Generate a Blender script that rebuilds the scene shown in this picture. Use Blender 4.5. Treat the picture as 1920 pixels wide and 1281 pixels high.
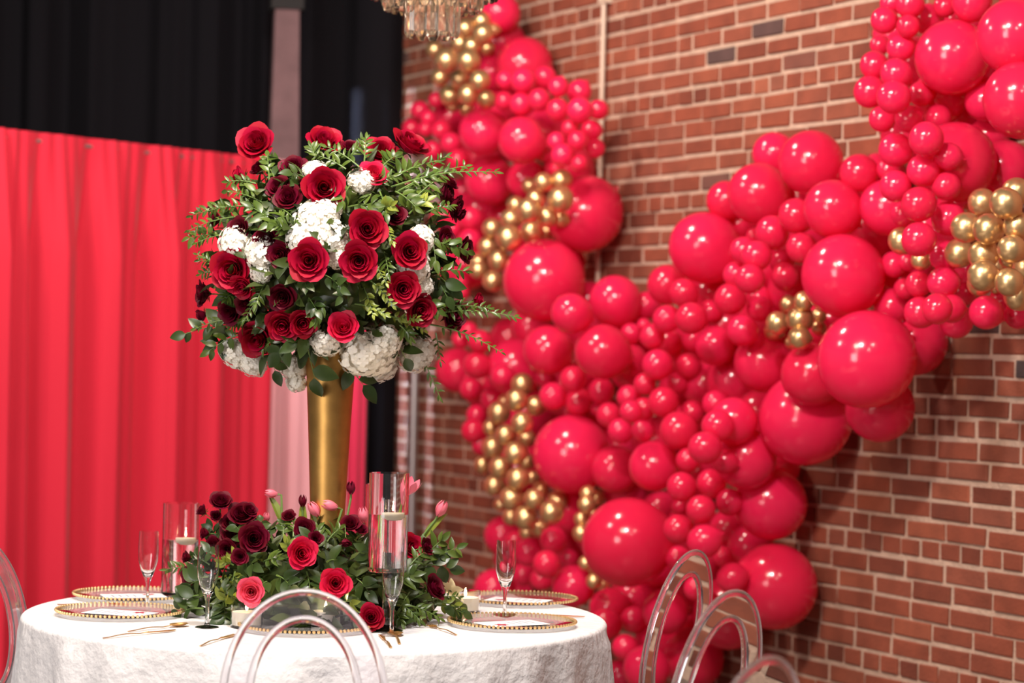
import bpy, bmesh, math, random
import numpy as np
from mathutils import Vector, Matrix, Quaternion

for _o in list(bpy.data.objects):
    bpy.data.objects.remove(_o)
scene = bpy.context.scene
COL = scene.collection
PI = math.pi

# ------------------------------------------------------------------ camera
F = 4533.0                 # focal length in pixels of the 1920 x 1281 frame
ROLL = 0.022
CAM = Vector((0.0, 0.0, 1.49))
cam_data = bpy.data.cameras.new('camera')
cam_data.sensor_width = 36.0
cam_data.lens = F / 1920.0 * 36.0
cam_data.dof.use_dof = True
cam_data.dof.focus_distance = 6.05
cam_data.dof.aperture_fstop = 2.6
cam_data.clip_end = 100
cam = bpy.data.objects.new('camera', cam_data)
COL.objects.link(cam)
cam.matrix_world = Matrix.Translation(CAM) @ Matrix.Rotation(PI / 2, 4, 'X') @ Matrix.Rotation(ROLL, 4, 'Z')
scene.camera = cam

# ------------------------------------------------------------------ world, lights, exposure
world = bpy.data.worlds.new('world')
scene.world = world
world.use_nodes = True
world.node_tree.nodes['Background'].inputs[0].default_value = (1.0, 0.93, 0.88, 1)
world.node_tree.nodes['Background'].inputs[1].default_value = 0.20
scene.view_settings.view_transform = 'Standard'
scene.view_settings.look = 'None'
scene.view_settings.gamma = 1.0
scene.view_settings.use_curve_mapping = False
scene.view_settings.exposure = -0.08


def area_light(name, loc, target, size, power, color, size_y=None, spread=PI):
    d = bpy.data.lights.new(name, 'AREA')
    d.energy = power
    d.color = color
    d.size = size
    d.spread = spread
    if size_y:
        d.shape = 'RECTANGLE'
        d.size_y = size_y
    else:
        d.shape = 'DISK'
    o = bpy.data.objects.new(name, d)
    COL.objects.link(o)
    o.location = loc
    o.rotation_euler = (Vector(target) - Vector(loc)).to_track_quat('-Z', 'Y').to_euler()
    return o


# tall windows of the hall behind and to the left of the photographer
area_light('window_daylight', (-3.6, 1.0, 2.3), (-0.6, 8.5, 1.7), 2.0, 225, (1.0, 0.95, 0.93), 2.4)
# ceiling lamps of the hall, and an added fill at the rear
area_light('ceiling_lamp_warm', (-0.9, 4.6, 3.7), (-0.4, 6.6, 0.8), 0.75, 85, (1.0, 0.80, 0.60))
area_light('ceiling_lamp_white', (-0.1, 4.6, 3.75), (0.4, 9.2, 1.7), 0.30, 125, (1.0, 0.96, 0.93))
area_light('ceiling_lamp_side', (-2.6, 7.2, 3.75), (-1.4, 9.9, 1.2), 0.5, 60, (1.0, 0.88, 0.82))
area_light('added_rear_fill', (-0.7, 8.2, 3.75), (-0.1, 10.4, 0.9), 0.4, 66, (1.0, 0.84, 0.74))  # unseen fill added to brighten the brick beside the drape
for _i, _p in enumerate(((0.9, 2.4, 3.75), (1.6, 4.4, 3.75), (-2.2, 2.0, 3.75))):
    area_light('ceiling_spot_%d' % _i, _p, (0.6, 8.6, 1.6), 0.12, 20, (1.0, 0.9, 0.8))
# cool daylight leaking through the gaps of the back drapes onto the brick
# ------------------------------------------------------------------ helpers


def px_ray(x, y):
    a = (x - 960.0) / F
    b = (640.5 - y) / F
    return Vector((a * math.cos(ROLL) - b * math.sin(ROLL), 1.0, a * math.sin(ROLL) + b * math.cos(ROLL)))


def at(x, y, Y):
    return CAM + px_ray(x, y) * Y


def on_plane_z(x, y, z):
    r = px_ray(x, y)
    return CAM + r * ((z - CAM.z) / r.z)


def to_px(p):
    a = p[0] / p[1]
    b = (p[2] - CAM.z) / p[1]
    return (960 + F * (a * math.cos(ROLL) + b * math.sin(ROLL)), 640.5 - F * (-a * math.sin(ROLL) + b * math.cos(ROLL)))


WN = Vector((0.8917, 0.4526, 0.0))    # normal of the brick wall, pointing into the wall
WOFF = 4.875


def on_wall(x, y, d):
    r = px_ray(x, y)
    return CAM + r * ((WOFF - d - CAM.dot(WN)) / r.dot(WN))


for _x, _w, _e in ((730, 0.07, 2.6), (755, 0.05, 1.8), (806, 0.04, 1.0)):
    _p = on_wall(_x, 830, 0.0)
    _l = _p - WN * 0.5
    area_light('drape_gap_daylight', (_l.x, _l.y, 1.55), (_p.x, _p.y, 1.55), _w, _e, (0.60, 0.74, 1.0), 2.3, math.radians(13))


def mesh(name, verts, faces, mat=None, smooth=True):
    me = bpy.data.meshes.new(name)
    me.from_pydata([tuple(v) for v in verts], [], faces)
    if smooth:
        me.polygons.foreach_set('use_smooth', [True] * len(me.polygons))
    if mat:
        me.materials.append(mat)
    me.update()
    if smooth:
        me.set_sharp_from_angle(angle=0.75)
    return me


def link(name, data, parent=None, M=None):
    o = bpy.data.objects.new(name, data)
    COL.objects.link(o)
    if parent is not None:
        o.parent = parent
    if M is not None:
        o.matrix_basis = M
    return o


def tag(o, label, cat, group=None, kind=None):
    if label:
        o['label'] = label
    if cat:
        o['category'] = cat
    if group:
        o['group'] = group
    if kind:
        o['kind'] = kind
    return o


def thing(name, label, cat, M, group=None):
    return tag(link(name, None, None, M), label, cat, group)


def struct(name, data, parent=None, M=None):
    o = link(name, data, parent, M)
    o['kind'] = 'structure'
    return o


def T(p):
    return Matrix.Translation(Vector(p))


def frame(p, zdir, spin=0.0, s=1.0):
    q = Vector(zdir).normalized().to_track_quat('Z', 'Y')
    S = Matrix.Diagonal((s, s, s, 1)) if not hasattr(s, '__len__') else Matrix.Diagonal((s[0], s[1], s[2], 1))
    return T(p) @ q.to_matrix().to_4x4() @ Matrix.Rotation(spin, 4, 'Z') @ S


class MB:
    """collects shapes for one mesh"""

    def __init__(self):
        self.v = []
        self.f = []

    def add(self, v, f, M=None):
        n = len(self.v)
        if M is not None:
            v = [M @ Vector(p) for p in v]
        self.v += [tuple(p) for p in v]
        self.f += [tuple(i + n for i in q) for q in f]
        return self

    def box(self, a, b, M=None):
        x0, y0, z0 = a
        x1, y1, z1 = b
        v = [(x0, y0, z0), (x1, y0, z0), (x1, y1, z0), (x0, y1, z0), (x0, y0, z1), (x1, y0, z1), (x1, y1, z1), (x0, y1, z1)]
        f = [(3, 2, 1, 0), (4, 5, 6, 7), (0, 1, 5, 4), (1, 2, 6, 5), (2, 3, 7, 6), (3, 0, 4, 7)]
        return self.add(v, f, M)

    def lathe(self, prof, seg=32, M=None, closed=False):
        """prof: list of (r, z); poles where r == 0"""
        v = []
        f = []
        rows = []
        for (r, z) in prof:
            if r < 1e-7:
                rows.append([len(v)])
                v.append((0, 0, z))
            else:
                rows.append(list(range(len(v), len(v) + seg)))
                v += [(r * math.cos(2 * PI * i / seg), r * math.sin(2 * PI * i / seg), z) for i in range(seg)]
        pairs = list(zip(rows[:-1], rows[1:]))
        if closed:
            pairs.append((rows[-1], rows[0]))
        for a, b in pairs:
            for i in range(seg):
                j = (i + 1) % seg
                if len(a) == 1 and len(b) == 1:
                    break
                if len(a) == 1:
                    f.append((a[0], b[j], b[i]))
                elif len(b) == 1:
                    f.append((a[i], a[j], b[0]))
                else:
                    f.append((a[i], a[j], b[j], b[i]))
        return self.add(v, f, M)

    def tube(self, pts, rad, seg=8, M=None, closed=False):
        pts = [Vector(p) for p in pts]
        n = len(pts)
        v = []
        f = []
        up = Vector((0.13, 0.21, 0.97))
        prev = None
        for i, p in enumerate(pts):
            if closed:
                t = pts[(i + 1) % n] - pts[i - 1]
            else:
                t = pts[min(i + 1, n - 1)] - pts[max(i - 1, 0)]
            t.normalize()
            if prev is None:
                a = t.cross(up)
                if a.length < 1e-3:
                    a = t.cross(Vector((1, 0, 0)))
            else:
                a = prev - t * prev.dot(t)
            a.normalize()
            prev = a
            b = t.cross(a)
            r = rad[i] if hasattr(rad, '__len__') else rad
            for k in range(seg):
                an = 2 * PI * k / seg
                v.append(p + a * (r * math.cos(an)) + b * (r * math.sin(an)))
        m = n if closed else n - 1
        for i in range(m):
            for k in range(seg):
                a0 = i * seg + k
                a1 = i * seg + (k + 1) % seg
                b0 = ((i + 1) % n) * seg + k
                b1 = ((i + 1) % n) * seg + (k + 1) % seg
                f.append((a0, a1, b1, b0))
        if not closed:
            f.append(tuple(range(seg))[::-1])
            f.append(tuple((n - 1) * seg + k for k in range(seg)))
        return self.add(v, f, M)

    def grid(self, fn, nu, nv, M=None):
        v = [fn(i / nu, j / nv) for j in range(nv + 1) for i in range(nu + 1)]
        f = []
        for j in range(nv):
            for i in range(nu):
                a = j * (nu + 1) + i
                f.append((a, a + 1, a + nu + 2, a + nu + 1))
        return self.add(v, f, M)

    def mesh(self, name, mat=None, smooth=True):
        return mesh(name, self.v, self.f, mat, smooth)


# ------------------------------------------------------------------ materials
def srgb(r, g, b):
    return tuple(((c / 255.0) / 12.92 if c / 255.0 <= 0.04045 else ((c / 255.0 + 0.055) / 1.055) ** 2.4) for c in (r, g, b)) + (1.0,)


def material(name, color, rough=0.5, metal=0.0, vary=0.0, translucent=0.0, bump=0.0, bump_scale=60.0, sheen=0.0,
             coat=0.0, noise=0.0, noise_scale=8.0, island=False, spec=0.5):
    m = bpy.data.materials.new(name)
    m.use_nodes = True
    nt = m.node_tree
    N, L = nt.nodes, nt.links
    p = N['Principled BSDF']
    p.inputs['Base Color'].default_value = color
    p.inputs['Roughness'].default_value = rough
    p.inputs['Metallic'].default_value = metal
    p.inputs['Sheen Weight'].default_value = sheen
    p.inputs['Coat Weight'].default_value = coat
    p.inputs['Coat Roughness'].default_value = 0.06
    p.inputs['Specular IOR Level'].default_value = spec
    col = None
    if vary or noise:
        h = N.new('ShaderNodeHueSaturation')
        h.inputs['Color'].default_value = color
        val = None
        if vary:
            if island:
                g = N.new('ShaderNodeNewGeometry')
                src = g.outputs['Random Per Island']
            else:
                g = N.new('ShaderNodeObjectInfo')
                src = g.outputs['Random']
            mr = N.new('ShaderNodeMapRange')
            mr.inputs['To Min'].default_value = 1 - vary
            mr.inputs['To Max'].default_value = 1 + vary
            L.new(src, mr.inputs['Value'])
            val = mr.outputs[0]
            mh = N.new('ShaderNodeMapRange')
            mh.inputs['To Min'].default_value = 0.5 + vary * 0.04
            mh.inputs['To Max'].default_value = 0.5 - vary * 0.04
            L.new(src, mh.inputs['Value'])
            L.new(mh.outputs[0], h.inputs['Hue'])
        if noise:
            tc = N.new('ShaderNodeTexCoord')
            nz = N.new('ShaderNodeTexNoise')
            nz.inputs['Scale'].default_value = noise_scale
            nz.inputs['Detail'].default_value = 6
            L.new(tc.outputs['Object'], nz.inputs['Vector'])
            mr2 = N.new('ShaderNodeMapRange')
            mr2.inputs['From Min'].default_value = 0.3
            mr2.inputs['From Max'].default_value = 0.7
            mr2.inputs['To Min'].default_value = 1 - noise
            mr2.inputs['To Max'].default_value = 1 + noise
            L.new(nz.outputs['Fac'], mr2.inputs['Value'])
            if val is None:
                val = mr2.outputs[0]
            else:
                mu = N.new('ShaderNodeMath')
                mu.operation = 'MULTIPLY'
                L.new(val, mu.inputs[0])
                L.new(mr2.outputs[0], mu.inputs[1])
                val = mu.outputs[0]
        L.new(val, h.inputs['Value'])
        L.new(h.outputs[0], p.inputs['Base Color'])
        col = h.outputs[0]
    if bump:
        tc = N.new('ShaderNodeTexCoord')
        nz = N.new('ShaderNodeTexNoise')
        nz.inputs['Scale'].default_value = bump_scale
        nz.inputs['Detail'].default_value = 5
        L.new(tc.outputs['Object'], nz.inputs['Vector'])
        b = N.new('ShaderNodeBump')
        b.inputs['Strength'].default_value = bump
        b.inputs['Distance'].default_value = 0.01
        L.new(nz.outputs['Fac'], b.inputs['Height'])
        L.new(b.outputs[0], p.inputs['Normal'])
    if translucent:
        t = N.new('ShaderNodeBsdfTranslucent')
        t.inputs[0].default_value = color
        if col:
            L.new(col, t.inputs[0])
        mx = N.new('ShaderNodeMixShader')
        mx.inputs[0].default_value = translucent
        L.new(p.outputs[0], mx.inputs[1])
        L.new(t.outputs[0], mx.inputs[2])
        L.new(mx.outputs[0], N['Material Output'].inputs['Surface'])
    return m


def glass(name, ior=1.45, color=(1, 1, 1, 1), rough=0.0):
    m = bpy.data.materials.new(name)
    m.use_nodes = True
    p = m.node_tree.nodes['Principled BSDF']
    p.inputs['Base Color'].default_value = color
    p.inputs['Roughness'].default_value = rough
    p.inputs['IOR'].default_value = ior
    p.inputs['Transmission Weight'].default_value = 1.0
    return m


def emission(name, color, strength):
    m = bpy.data.materials.new(name)
    m.use_nodes = True
    p = m.node_tree.nodes['Principled BSDF']
    p.inputs['Base Color'].default_value = color
    p.inputs['Emission Color'].default_value = color
    p.inputs['Emission Strength'].default_value = strength
    return m


M_RED = material('red_latex', srgb(240, 40, 86), 0.17, vary=0.05, translucent=0.34, coat=0.3)
M_GOLD_LATEX = material('chrome_gold_latex', srgb(222, 182, 130), 0.31, 0.85, vary=0.06)
M_GOLD = material('brushed_gold', srgb(196, 150, 84), 0.42, 1.0, noise=0.10, noise_scale=25)
M_CUTLERY = material('polished_gold', srgb(230, 180, 112), 0.28, 0.85)
M_BEAD = material('gold_bead', srgb(240, 204, 146), 0.28, 0.75)
M_GLASS = glass('clear_glass', 1.45)
M_ACRYLIC = glass('clear_acrylic', 1.30, srgb(253, 250, 254))
def milky(m, color, k):
    nt = m.node_tree
    df = nt.nodes.new('ShaderNodeBsdfDiffuse')
    df.inputs[0].default_value = color
    mx = nt.nodes.new('ShaderNodeMixShader')
    mx.inputs[0].default_value = k
    nt.links.new(nt.nodes['Principled BSDF'].outputs[0], mx.inputs[1])
    nt.links.new(df.outputs[0], mx.inputs[2])
    nt.links.new(mx.outputs[0], nt.nodes['Material Output'].inputs['Surface'])


milky(M_ACRYLIC, srgb(244, 236, 244), 0.05)
M_WATER = glass('water', 1.33)
M_CRYSTAL = glass('smoked_crystal', 1.32, srgb(255, 246, 238), 0.02)
milky(M_CRYSTAL, srgb(240, 222, 200), 0.04)
M_WAX = material('white_wax', srgb(250, 244, 232), 0.5, translucent=0.25)
M_FLAME = emission('flame', (1.0, 0.72, 0.36, 1), 18)
M_WICK = material('wick', srgb(30, 25, 22), 0.9)
M_CLOTH = material('white_tablecloth', srgb(226, 224, 226), 0.8, bump=0.6, bump_scale=38, noise=0.05, noise_scale=34)
M_DRAPE = material('red_drape', srgb(196, 12, 46), 0.8, sheen=0.08, bump=0.15, bump_scale=220)
M_DRAPE_LIT = material('pale_painted_light', srgb(255, 186, 196), 0.7, sheen=0.2, translucent=0.15)  # light on the red drape, put into the colour as pale pink
M_DRAPE_LIT_END = material('lit_painted_drape_end', srgb(240, 50, 96), 0.7, sheen=0.2)  # brightened red of the drape end, light painted into the colour
M_BLACK = material('black_drape', srgb(20, 18, 22), 0.9, spec=0.12)
M_CONCRETE = material('brown_concrete', srgb(112, 84, 86), 0.85, noise=0.22, noise_scale=7, bump=0.2)
M_DARK = material('dark_paint', srgb(28, 24, 24), 0.8)
M_FLOOR = material('polished_concrete', srgb(110, 98, 90), 0.35, noise=0.15, noise_scale=2)
M_STEEL = material('grey_steel', srgb(170, 165, 165), 0.4, 0.8)
M_CONDUIT = material('painted_conduit', srgb(196, 172, 152), 0.5)
M_MORTAR = material('mortar', srgb(184, 154, 134), 0.95, noise=0.16, noise_scale=14, bump=0.8, bump_scale=70)
M_PETAL_RED = material('red_petal', srgb(160, 3, 40), 0.55, vary=0.10, translucent=0.22, spec=0.25)
M_PETAL_DARK = material('maroon_petal', srgb(98, 2, 30), 0.55, vary=0.15, translucent=0.20, spec=0.25)
M_PETAL_HOT = material('hot_pink_petal', srgb(208, 24, 66), 0.5, vary=0.06, translucent=0.25, spec=0.25)
M_PETAL_PINK = material('pink_petal', srgb(232, 84, 110), 0.5, vary=0.06, translucent=0.25, spec=0.25)
M_TULIP = material('pink_tulip_petal', srgb(240, 130, 150), 0.45, vary=0.12, translucent=0.3)
M_WHITE_PETAL = material('white_petal', srgb(250, 246, 236), 0.6, vary=0.05, translucent=0.30, island=True)
M_LILY = material('cream_petal', srgb(250, 236, 190), 0.5, translucent=0.3)
M_LEAF = material('green_leaf', srgb(76, 96, 36), 0.34, vary=0.28, translucent=0.18)
M_LEAF_DARK = material('dark_leaf', srgb(54, 72, 32), 0.34, vary=0.3, translucent=0.12)
M_LEAF_FILL = material('filler_leaf', srgb(56, 70, 28), 0.4, vary=0.45, translucent=0.15, island=True)
M_LEAF_LIME = material('lime_leaf', srgb(134, 146, 58), 0.36, vary=0.2, translucent=0.25)
M_STEM = material('green_stem', srgb(96, 120, 58), 0.5)
M_CARD = material('white_card', srgb(248, 246, 246), 0.6)
M_PRINT = material('red_print', srgb(176, 30, 62), 0.6)
M_PRINT_BLUE = material('grey_blue_print', srgb(150, 160, 180), 0.6)


def brick_material(name, island):
    m = bpy.data.materials.new(name)
    m.use_nodes = True
    nt = m.node_tree
    N, L = nt.nodes, nt.links
    p = N['Principled BSDF']
    p.inputs['Roughness'].default_value = 0.88
    if island:
        src = N.new('ShaderNodeNewGeometry').outputs['Random Per Island']
    else:
        src = N.new('ShaderNodeObjectInfo').outputs['Random']
    cr = N.new('ShaderNodeValToRGB')
    el = cr.color_ramp.elements
    el[0].position = 0.0
    el[0].color = srgb(102, 47, 30)
    el[1].position = 1.0
    el[1].color = srgb(146, 80, 56)
    for pos, c in ((0.2, srgb(120, 57, 37)), (0.5, srgb(132, 64, 42)), (0.75, srgb(126, 66, 47)), (0.965, srgb(140, 72, 48)), (0.972, srgb(62, 52, 52))):
        e = el.new(pos)
        e.color = c
    L.new(src, cr.inputs[0])
    tc = N.new('ShaderNodeTexCoord')
    nz = N.new('ShaderNodeTexNoise')
    nz.inputs['Scale'].default_value = 9
    nz.inputs['Detail'].default_value = 7
    L.new(tc.outputs['Object'], nz.inputs['Vector'])
    mr = N.new('ShaderNodeMapRange')
    mr.inputs['From Min'].default_value = 0.3
    mr.inputs['From Max'].default_value = 0.7
    mr.inputs['To Min'].default_value = 0.82
    mr.inputs['To Max'].default_value = 1.18
    L.new(nz.outputs['Fac'], mr.inputs['Value'])
    h = N.new('ShaderNodeHueSaturation')
    L.new(cr.outputs[0], h.inputs['Color'])
    L.new(mr.outputs[0], h.inputs['Value'])
    L.new(h.outputs[0], p.inputs['Base Color'])
    n2 = N.new('ShaderNodeTexNoise')
    n2.inputs['Scale'].default_value = 90
    n2.inputs['Detail'].default_value = 4
    L.new(tc.outputs['Object'], n2.inputs['Vector'])
    b = N.new('ShaderNodeBump')
    b.inputs['Strength'].default_value = 0.5
    b.inputs['Distance'].default_value = 0.006
    L.new(n2.outputs['Fac'], b.inputs['Height'])
    L.new(b.outputs[0], p.inputs['Normal'])
    return m


M_BRICK = brick_material('brick', False)
M_BRICK_FAR = brick_material('brick_field', True)

# balloon positions: pixel x, pixel y, pixel radius, distance of the centre from the brick wall in metres
RB = '''1671,6,22,0.36 1706,8,27,0.37 1658,38,26,0.40 1703,49,22,0.39 1740,36,30,0.25 1772,11,22,0.25 1650,84,19,0.25 1689,89,26,0.38 1639,122,27,0.37 1680,138,29,0.50 1631,172,31,0.39 1676,182,32,0.52 1727,176,24,0.32 1654,223,25,0.38 1704,223,26,0.38 1759,221,25,0.27 1786,107,71,0.28 1823,4,38,0.25 1903,68,72,0.37 1916,188,72,0.39 1847,189,38,0.17 1913,-30,49,0.25 1679,281,32,0.38 1737,261,33,0.51 1731,320,31,0.47 1679,349,30,0.51 1778,293,26,0.42 1774,349,27,0.41 1723,383,33,0.51 1693,402,22,0.38 1778,410,32,0.38 1793,304,75,0.31 1854,256,38,0.09 1883,318,56,0.12 1665,389,53,0.25 1611,349,38,0.09 1611,325,37,0.24 1665,318,22,0.25 1723,449,33,0.51 1772,480,30,0.37 1676,496,25,0.25 1703,491,18,0.25 1695,542,20,0.25 1722,533,25,0.38 1769,530,30,0.39 1726,586,30,0.38 1757,579,29,0.51 1784,579,27,0.38 1809,551,22,0.25 1793,603,32,0.25 1849,586,32,0.38 1883,565,29,0.23 1910,590,28,0.25 1673,575,35,0.23 1581,517,79,0.38 1625,674,92,0.39 1715,642,62,0.13 1650,765,65,0.24 1511,785,87,0.21 1524,702,60,0.29 1430,682,55,0.25 1375,715,52,0.13 1445,945,68,0.19 1399,861,58,0.33 1452,1100,81,0.18 1368,1150,68,0.16 1367,992,38,0.12 1177,1017,84,0.51 1214,572,26,0.12 1166,1268,32,0.12 1300,1235,58,0.14 1248,1147,43,0.33 1375,790,45,0.42 1290,790,32,0.12 1270,730,36,0.10 1180,700,34,0.20 1110,690,40,0.16 965,690,55,0.22 1240,960,40,0.12 1120,1000,45,0.12 1060,960,45,0.27 1230,1060,40,0.12 1250,598,26,0.38 1296,597,30,0.51 1333,583,22,0.26 1223,631,24,0.38 1255,643,25,0.25 1300,635,22,0.25 1341,648,38,0.26 1392,620,29,0.38 1233,684,29,0.38 1291,686,24,0.22 1274,718,21,0.16 1184,622,16,0.20 1206,607,12,0.14 1209,720,21,0.38 1179,745,23,0.38 1142,778,24,0.38 1183,772,21,0.51 1208,766,22,0.38 1244,754,29,0.38 1164,808,24,0.38 1206,808,22,0.38 1273,807,36,0.38 1298,773,23,0.25 1346,799,31,0.52 1322,840,31,0.59 1290,863,23,0.38 1359,865,25,0.45 1153,880,45,0.25 1226,874,47,0.38 1123,734,22,0.23 1089,756,24,0.23 1271,719,19,0.24 1343,758,26,0.23 1119,768,12,0.25 1278,913,28,0.51 1334,907,28,0.38 1314,955,27,0.51 1368,942,26,0.35 1272,992,28,0.51 1321,1015,32,0.51 1272,1047,24,0.38 1373,1084,29,0.38 1274,948,17,0.25 1354,1043,20,0.25 1143,1140,38,0.28 1136,1170,31,0.38 1188,1162,25,0.25 1172,1214,25,0.38 1212,1253,44,0.38 1305,1103,23,0.38 1327,1127,19,0.38 1323,465,67,0.27 1251,534,38,0.25 1282,549,27,0.38 1444,414,27,0.21 1448,436,32,0.38 1493,405,33,0.38 1414,443,15,0.25 1395,470,26,0.38 1418,480,29,0.49 1381,515,25,0.37 1406,523,28,0.53 1466,491,24,0.24 1472,519,26,0.26 1503,465,29,0.38 1369,561,30,0.39 1422,559,24,0.23 1424,579,24,0.27 1361,376,37,0.21 1423,364,58,0.30 1521,305,61,0.25 1452,289,41,0.12 1611,325,36,0.31 1562,392,55,0.38 937,24,38,0.21 983,123,54,0.15 922,136,32,0.21 947,150,18,0.38 981,151,24,0.38 1022,145,22,0.25 1047,163,20,0.38 1086,172,23,0.25 945,189,18,0.38 977,195,22,0.38 1011,187,22,0.38 1046,206,22,0.38 1087,207,25,0.38 1122,206,19,0.25 1069,240,16,0.38 1109,244,20,0.25 1044,265,18,0.38 1083,264,19,0.38 1116,278,19,0.25 818,188,15,0.25 788,207,18,0.25 803,221,15,0.37 773,240,19,0.25 798,242,15,0.39 827,244,19,0.38 845,268,20,0.38 812,281,18,0.38 904,247,44,0.38 978,263,45,0.38 847,221,35,0.12 891,171,26,0.12 1021,289,15,0.25 1055,291,22,0.38 1087,307,16,0.38 1042,317,12,0.25 859,300,21,0.38 817,301,14,0.25 918,338,47,0.25 986,336,36,0.23 869,359,26,0.12 1096,401,72,0.18 882,410,23,0.38 832,408,26,0.25 849,429,18,0.38 881,451,23,0.38 939,406,26,0.12 845,498,30,0.13 970,437,35,0.12 1068,492,30,0.12 1020,526,78,0.38 1072,588,38,0.51 1154,565,49,0.25 1027,656,47,0.38 1130,660,52,0.40 895,685,26,0.38 943,706,23,0.38 858,694,42,0.13 883,729,22,0.25 922,749,22,0.25 1074,711,25,0.38 1037,743,26,0.38 1085,754,26,0.29 1128,733,25,0.27 1021,711,18,0.26 1183,626,20,0.25 1207,609,12,0.25 1181,677,33,0.25 956,636,40,0.12 900,640,22,0.38 864,637,17,0.25 879,620,17,0.25 865,528,15,0.25 867,549,14,0.25 894,779,20,0.25 888,808,23,0.38 903,836,18,0.25 1072,852,74,0.33 944,1004,37,0.21 967,1017,22,0.25 991,1035,26,0.38 1038,1013,26,0.38 1025,1058,26,0.51 1015,1086,22,0.38 982,1077,22,0.25 1067,1047,17,0.25 925,1105,38,0.25 973,1114,28,0.12 1074,1099,40,0.38 1312,1076,41,0.11 1764,180,52,0.21 1192,1120,49,0.13 1640,440,52,0.12 1240,1208,52,0.13 988,776,50,0.14 1408,1028,45,0.11 1024,252,51,0.14 1488,544,50,0.12 1232,828,48,0.13 1340,552,51,0.13 1324,720,46,0.12 1176,920,44,0.12 936,80,49,0.14 876,492,51,0.15 1068,316,47,0.13 928,200,49,0.14 964,1044,39,0.12 1280,1116,39,0.22 1432,608,51,0.12 1560,604,51,0.12 904,396,46,0.13 1700,520,52,0.12 1424,776,47,0.11 1096,620,43,0.16 896,292,47,0.14 1712,116,49,0.11 1392,420,41,0.10 1108,776,50,0.13 1460,872,41,0.10 996,616,39,0.11 1064,1024,50,0.14 976,876,52,0.14 1304,888,46,0.12 1700,256,49,0.11 1804,220,40,0.09 1280,656,51,0.13 1104,564,37,0.11 1512,432,51,0.16 1364,612,52,0.15 1504,372,47,0.11 1760,444,51,0.20 1820,500,42,0.10 908,724,43,0.13 1160,836,41,0.11 1440,500,51,0.12 1860,132,49,0.11 1192,644,49,0.13 1064,736,50,0.13 1292,1156,28,0.08 1300,988,49,0.12 1804,40,39,0.09 1672,64,36,0.09 1652,336,50,0.11 1800,380,43,0.10'''
GB = '''1842,380,27,0.38 1886,381,30,0.53 1905,360,27,0.38 1821,395,16,0.25 1812,427,29,0.51 1854,430,30,0.51 1908,424,28,0.48 1799,475,28,0.38 1844,478,29,0.49 1897,467,27,0.52 1893,486,20,0.38 1844,517,30,0.53 1837,532,24,0.38 1892,529,27,0.51 1908,556,26,0.38 1692,452,26,0.38 1727,488,19,0.38 1868,540,12,0.27 1922,501,24,0.38 1868,499,16,0.25 1458,606,22,0.38 1451,621,18,0.25 1500,598,26,0.37 1499,634,22,0.39 1484,643,12,0.25 1478,571,17,0.25 1507,565,19,0.38 1535,592,15,0.24 1535,615,14,0.26 903,39,18,0.31 873,53,19,0.38 906,63,20,0.38 925,56,13,0.26 863,81,18,0.38 885,86,18,0.38 914,91,14,0.25 815,93,17,0.25 838,113,23,0.51 879,114,22,0.51 826,145,18,0.38 863,148,19,0.38 900,151,20,0.51 844,179,20,0.38 878,177,20,0.51 912,187,18,0.38 875,203,15,0.27 849,199,12,0.25 993,348,15,0.27 1019,342,18,0.38 1053,338,20,0.31 1005,373,18,0.38 1051,374,25,0.39 967,384,16,0.36 992,394,23,0.51 959,411,20,0.40 1026,407,20,0.40 1052,411,16,0.33 923,428,19,0.38 954,446,25,0.51 998,435,22,0.38 1027,434,15,0.25 915,462,19,0.38 935,488,20,0.51 898,496,22,0.36 924,519,16,0.25 925,527,20,0.38 897,506,17,0.40 979,721,21,0.38 969,750,22,0.51 1004,761,19,0.38 946,752,12,0.25 936,774,22,0.38 979,794,21,0.51 948,816,20,0.51 920,802,15,0.38 987,822,17,0.38 924,839,21,0.38 967,850,22,0.51 988,866,15,0.25 905,872,16,0.38 938,877,22,0.51 971,898,22,0.51 998,896,13,0.25 927,911,20,0.38 960,934,23,0.51 939,946,14,0.25 1002,936,20,0.51 1014,917,15,0.38 1045,940,19,0.35 1034,961,22,0.51 959,969,17,0.38 985,971,22,0.51 1013,990,18,0.38 988,998,15,0.25 1102,926,15,0.37 1100,946,17,0.39 1118,933,15,0.25 1091,974,15,0.37 1090,1000,17,0.39 1114,963,11,0.25 1098,1056,14,0.38 1114,1090,15,0.38 1129,1095,14,0.25 1104,1069,12,0.25'''


def parse(s):
    return [tuple(float(q) for q in t.split(',')) for t in s.split()]


RB = parse(RB)
GB = parse(GB)

# ------------------------------------------------------------------ room shell
WALL_M = Matrix.Translation((1.358, 8.1, 0)) @ Matrix.Rotation(math.atan2(-0.8917, 0.4526), 4, 'Z')
CEIL = 3.9
mb = MB().box((-7, -3, -0.1), (6, 15, 0.0))
struct('floor', mb.mesh('floor', M_FLOOR, False))
mb = MB().box((-7, -3, CEIL), (6, 15, CEIL + 0.1))
struct('ceiling', mb.mesh('ceiling', M_DARK, False))
mb = MB().box((-7, 12.75, 0), (-0.6, 12.95, CEIL))
struct('wall_back', mb.mesh('wall_back', M_DARK, False))
mb = MB().box((-6.2, 0, 0), (4.4, 0.25, CEIL))
wall = struct('wall_right', mb.mesh('wall_right', M_MORTAR, False), None, WALL_M)

rnd = random.Random(4)
COURSE = 0.0682
JOINT = 0.0145


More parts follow.
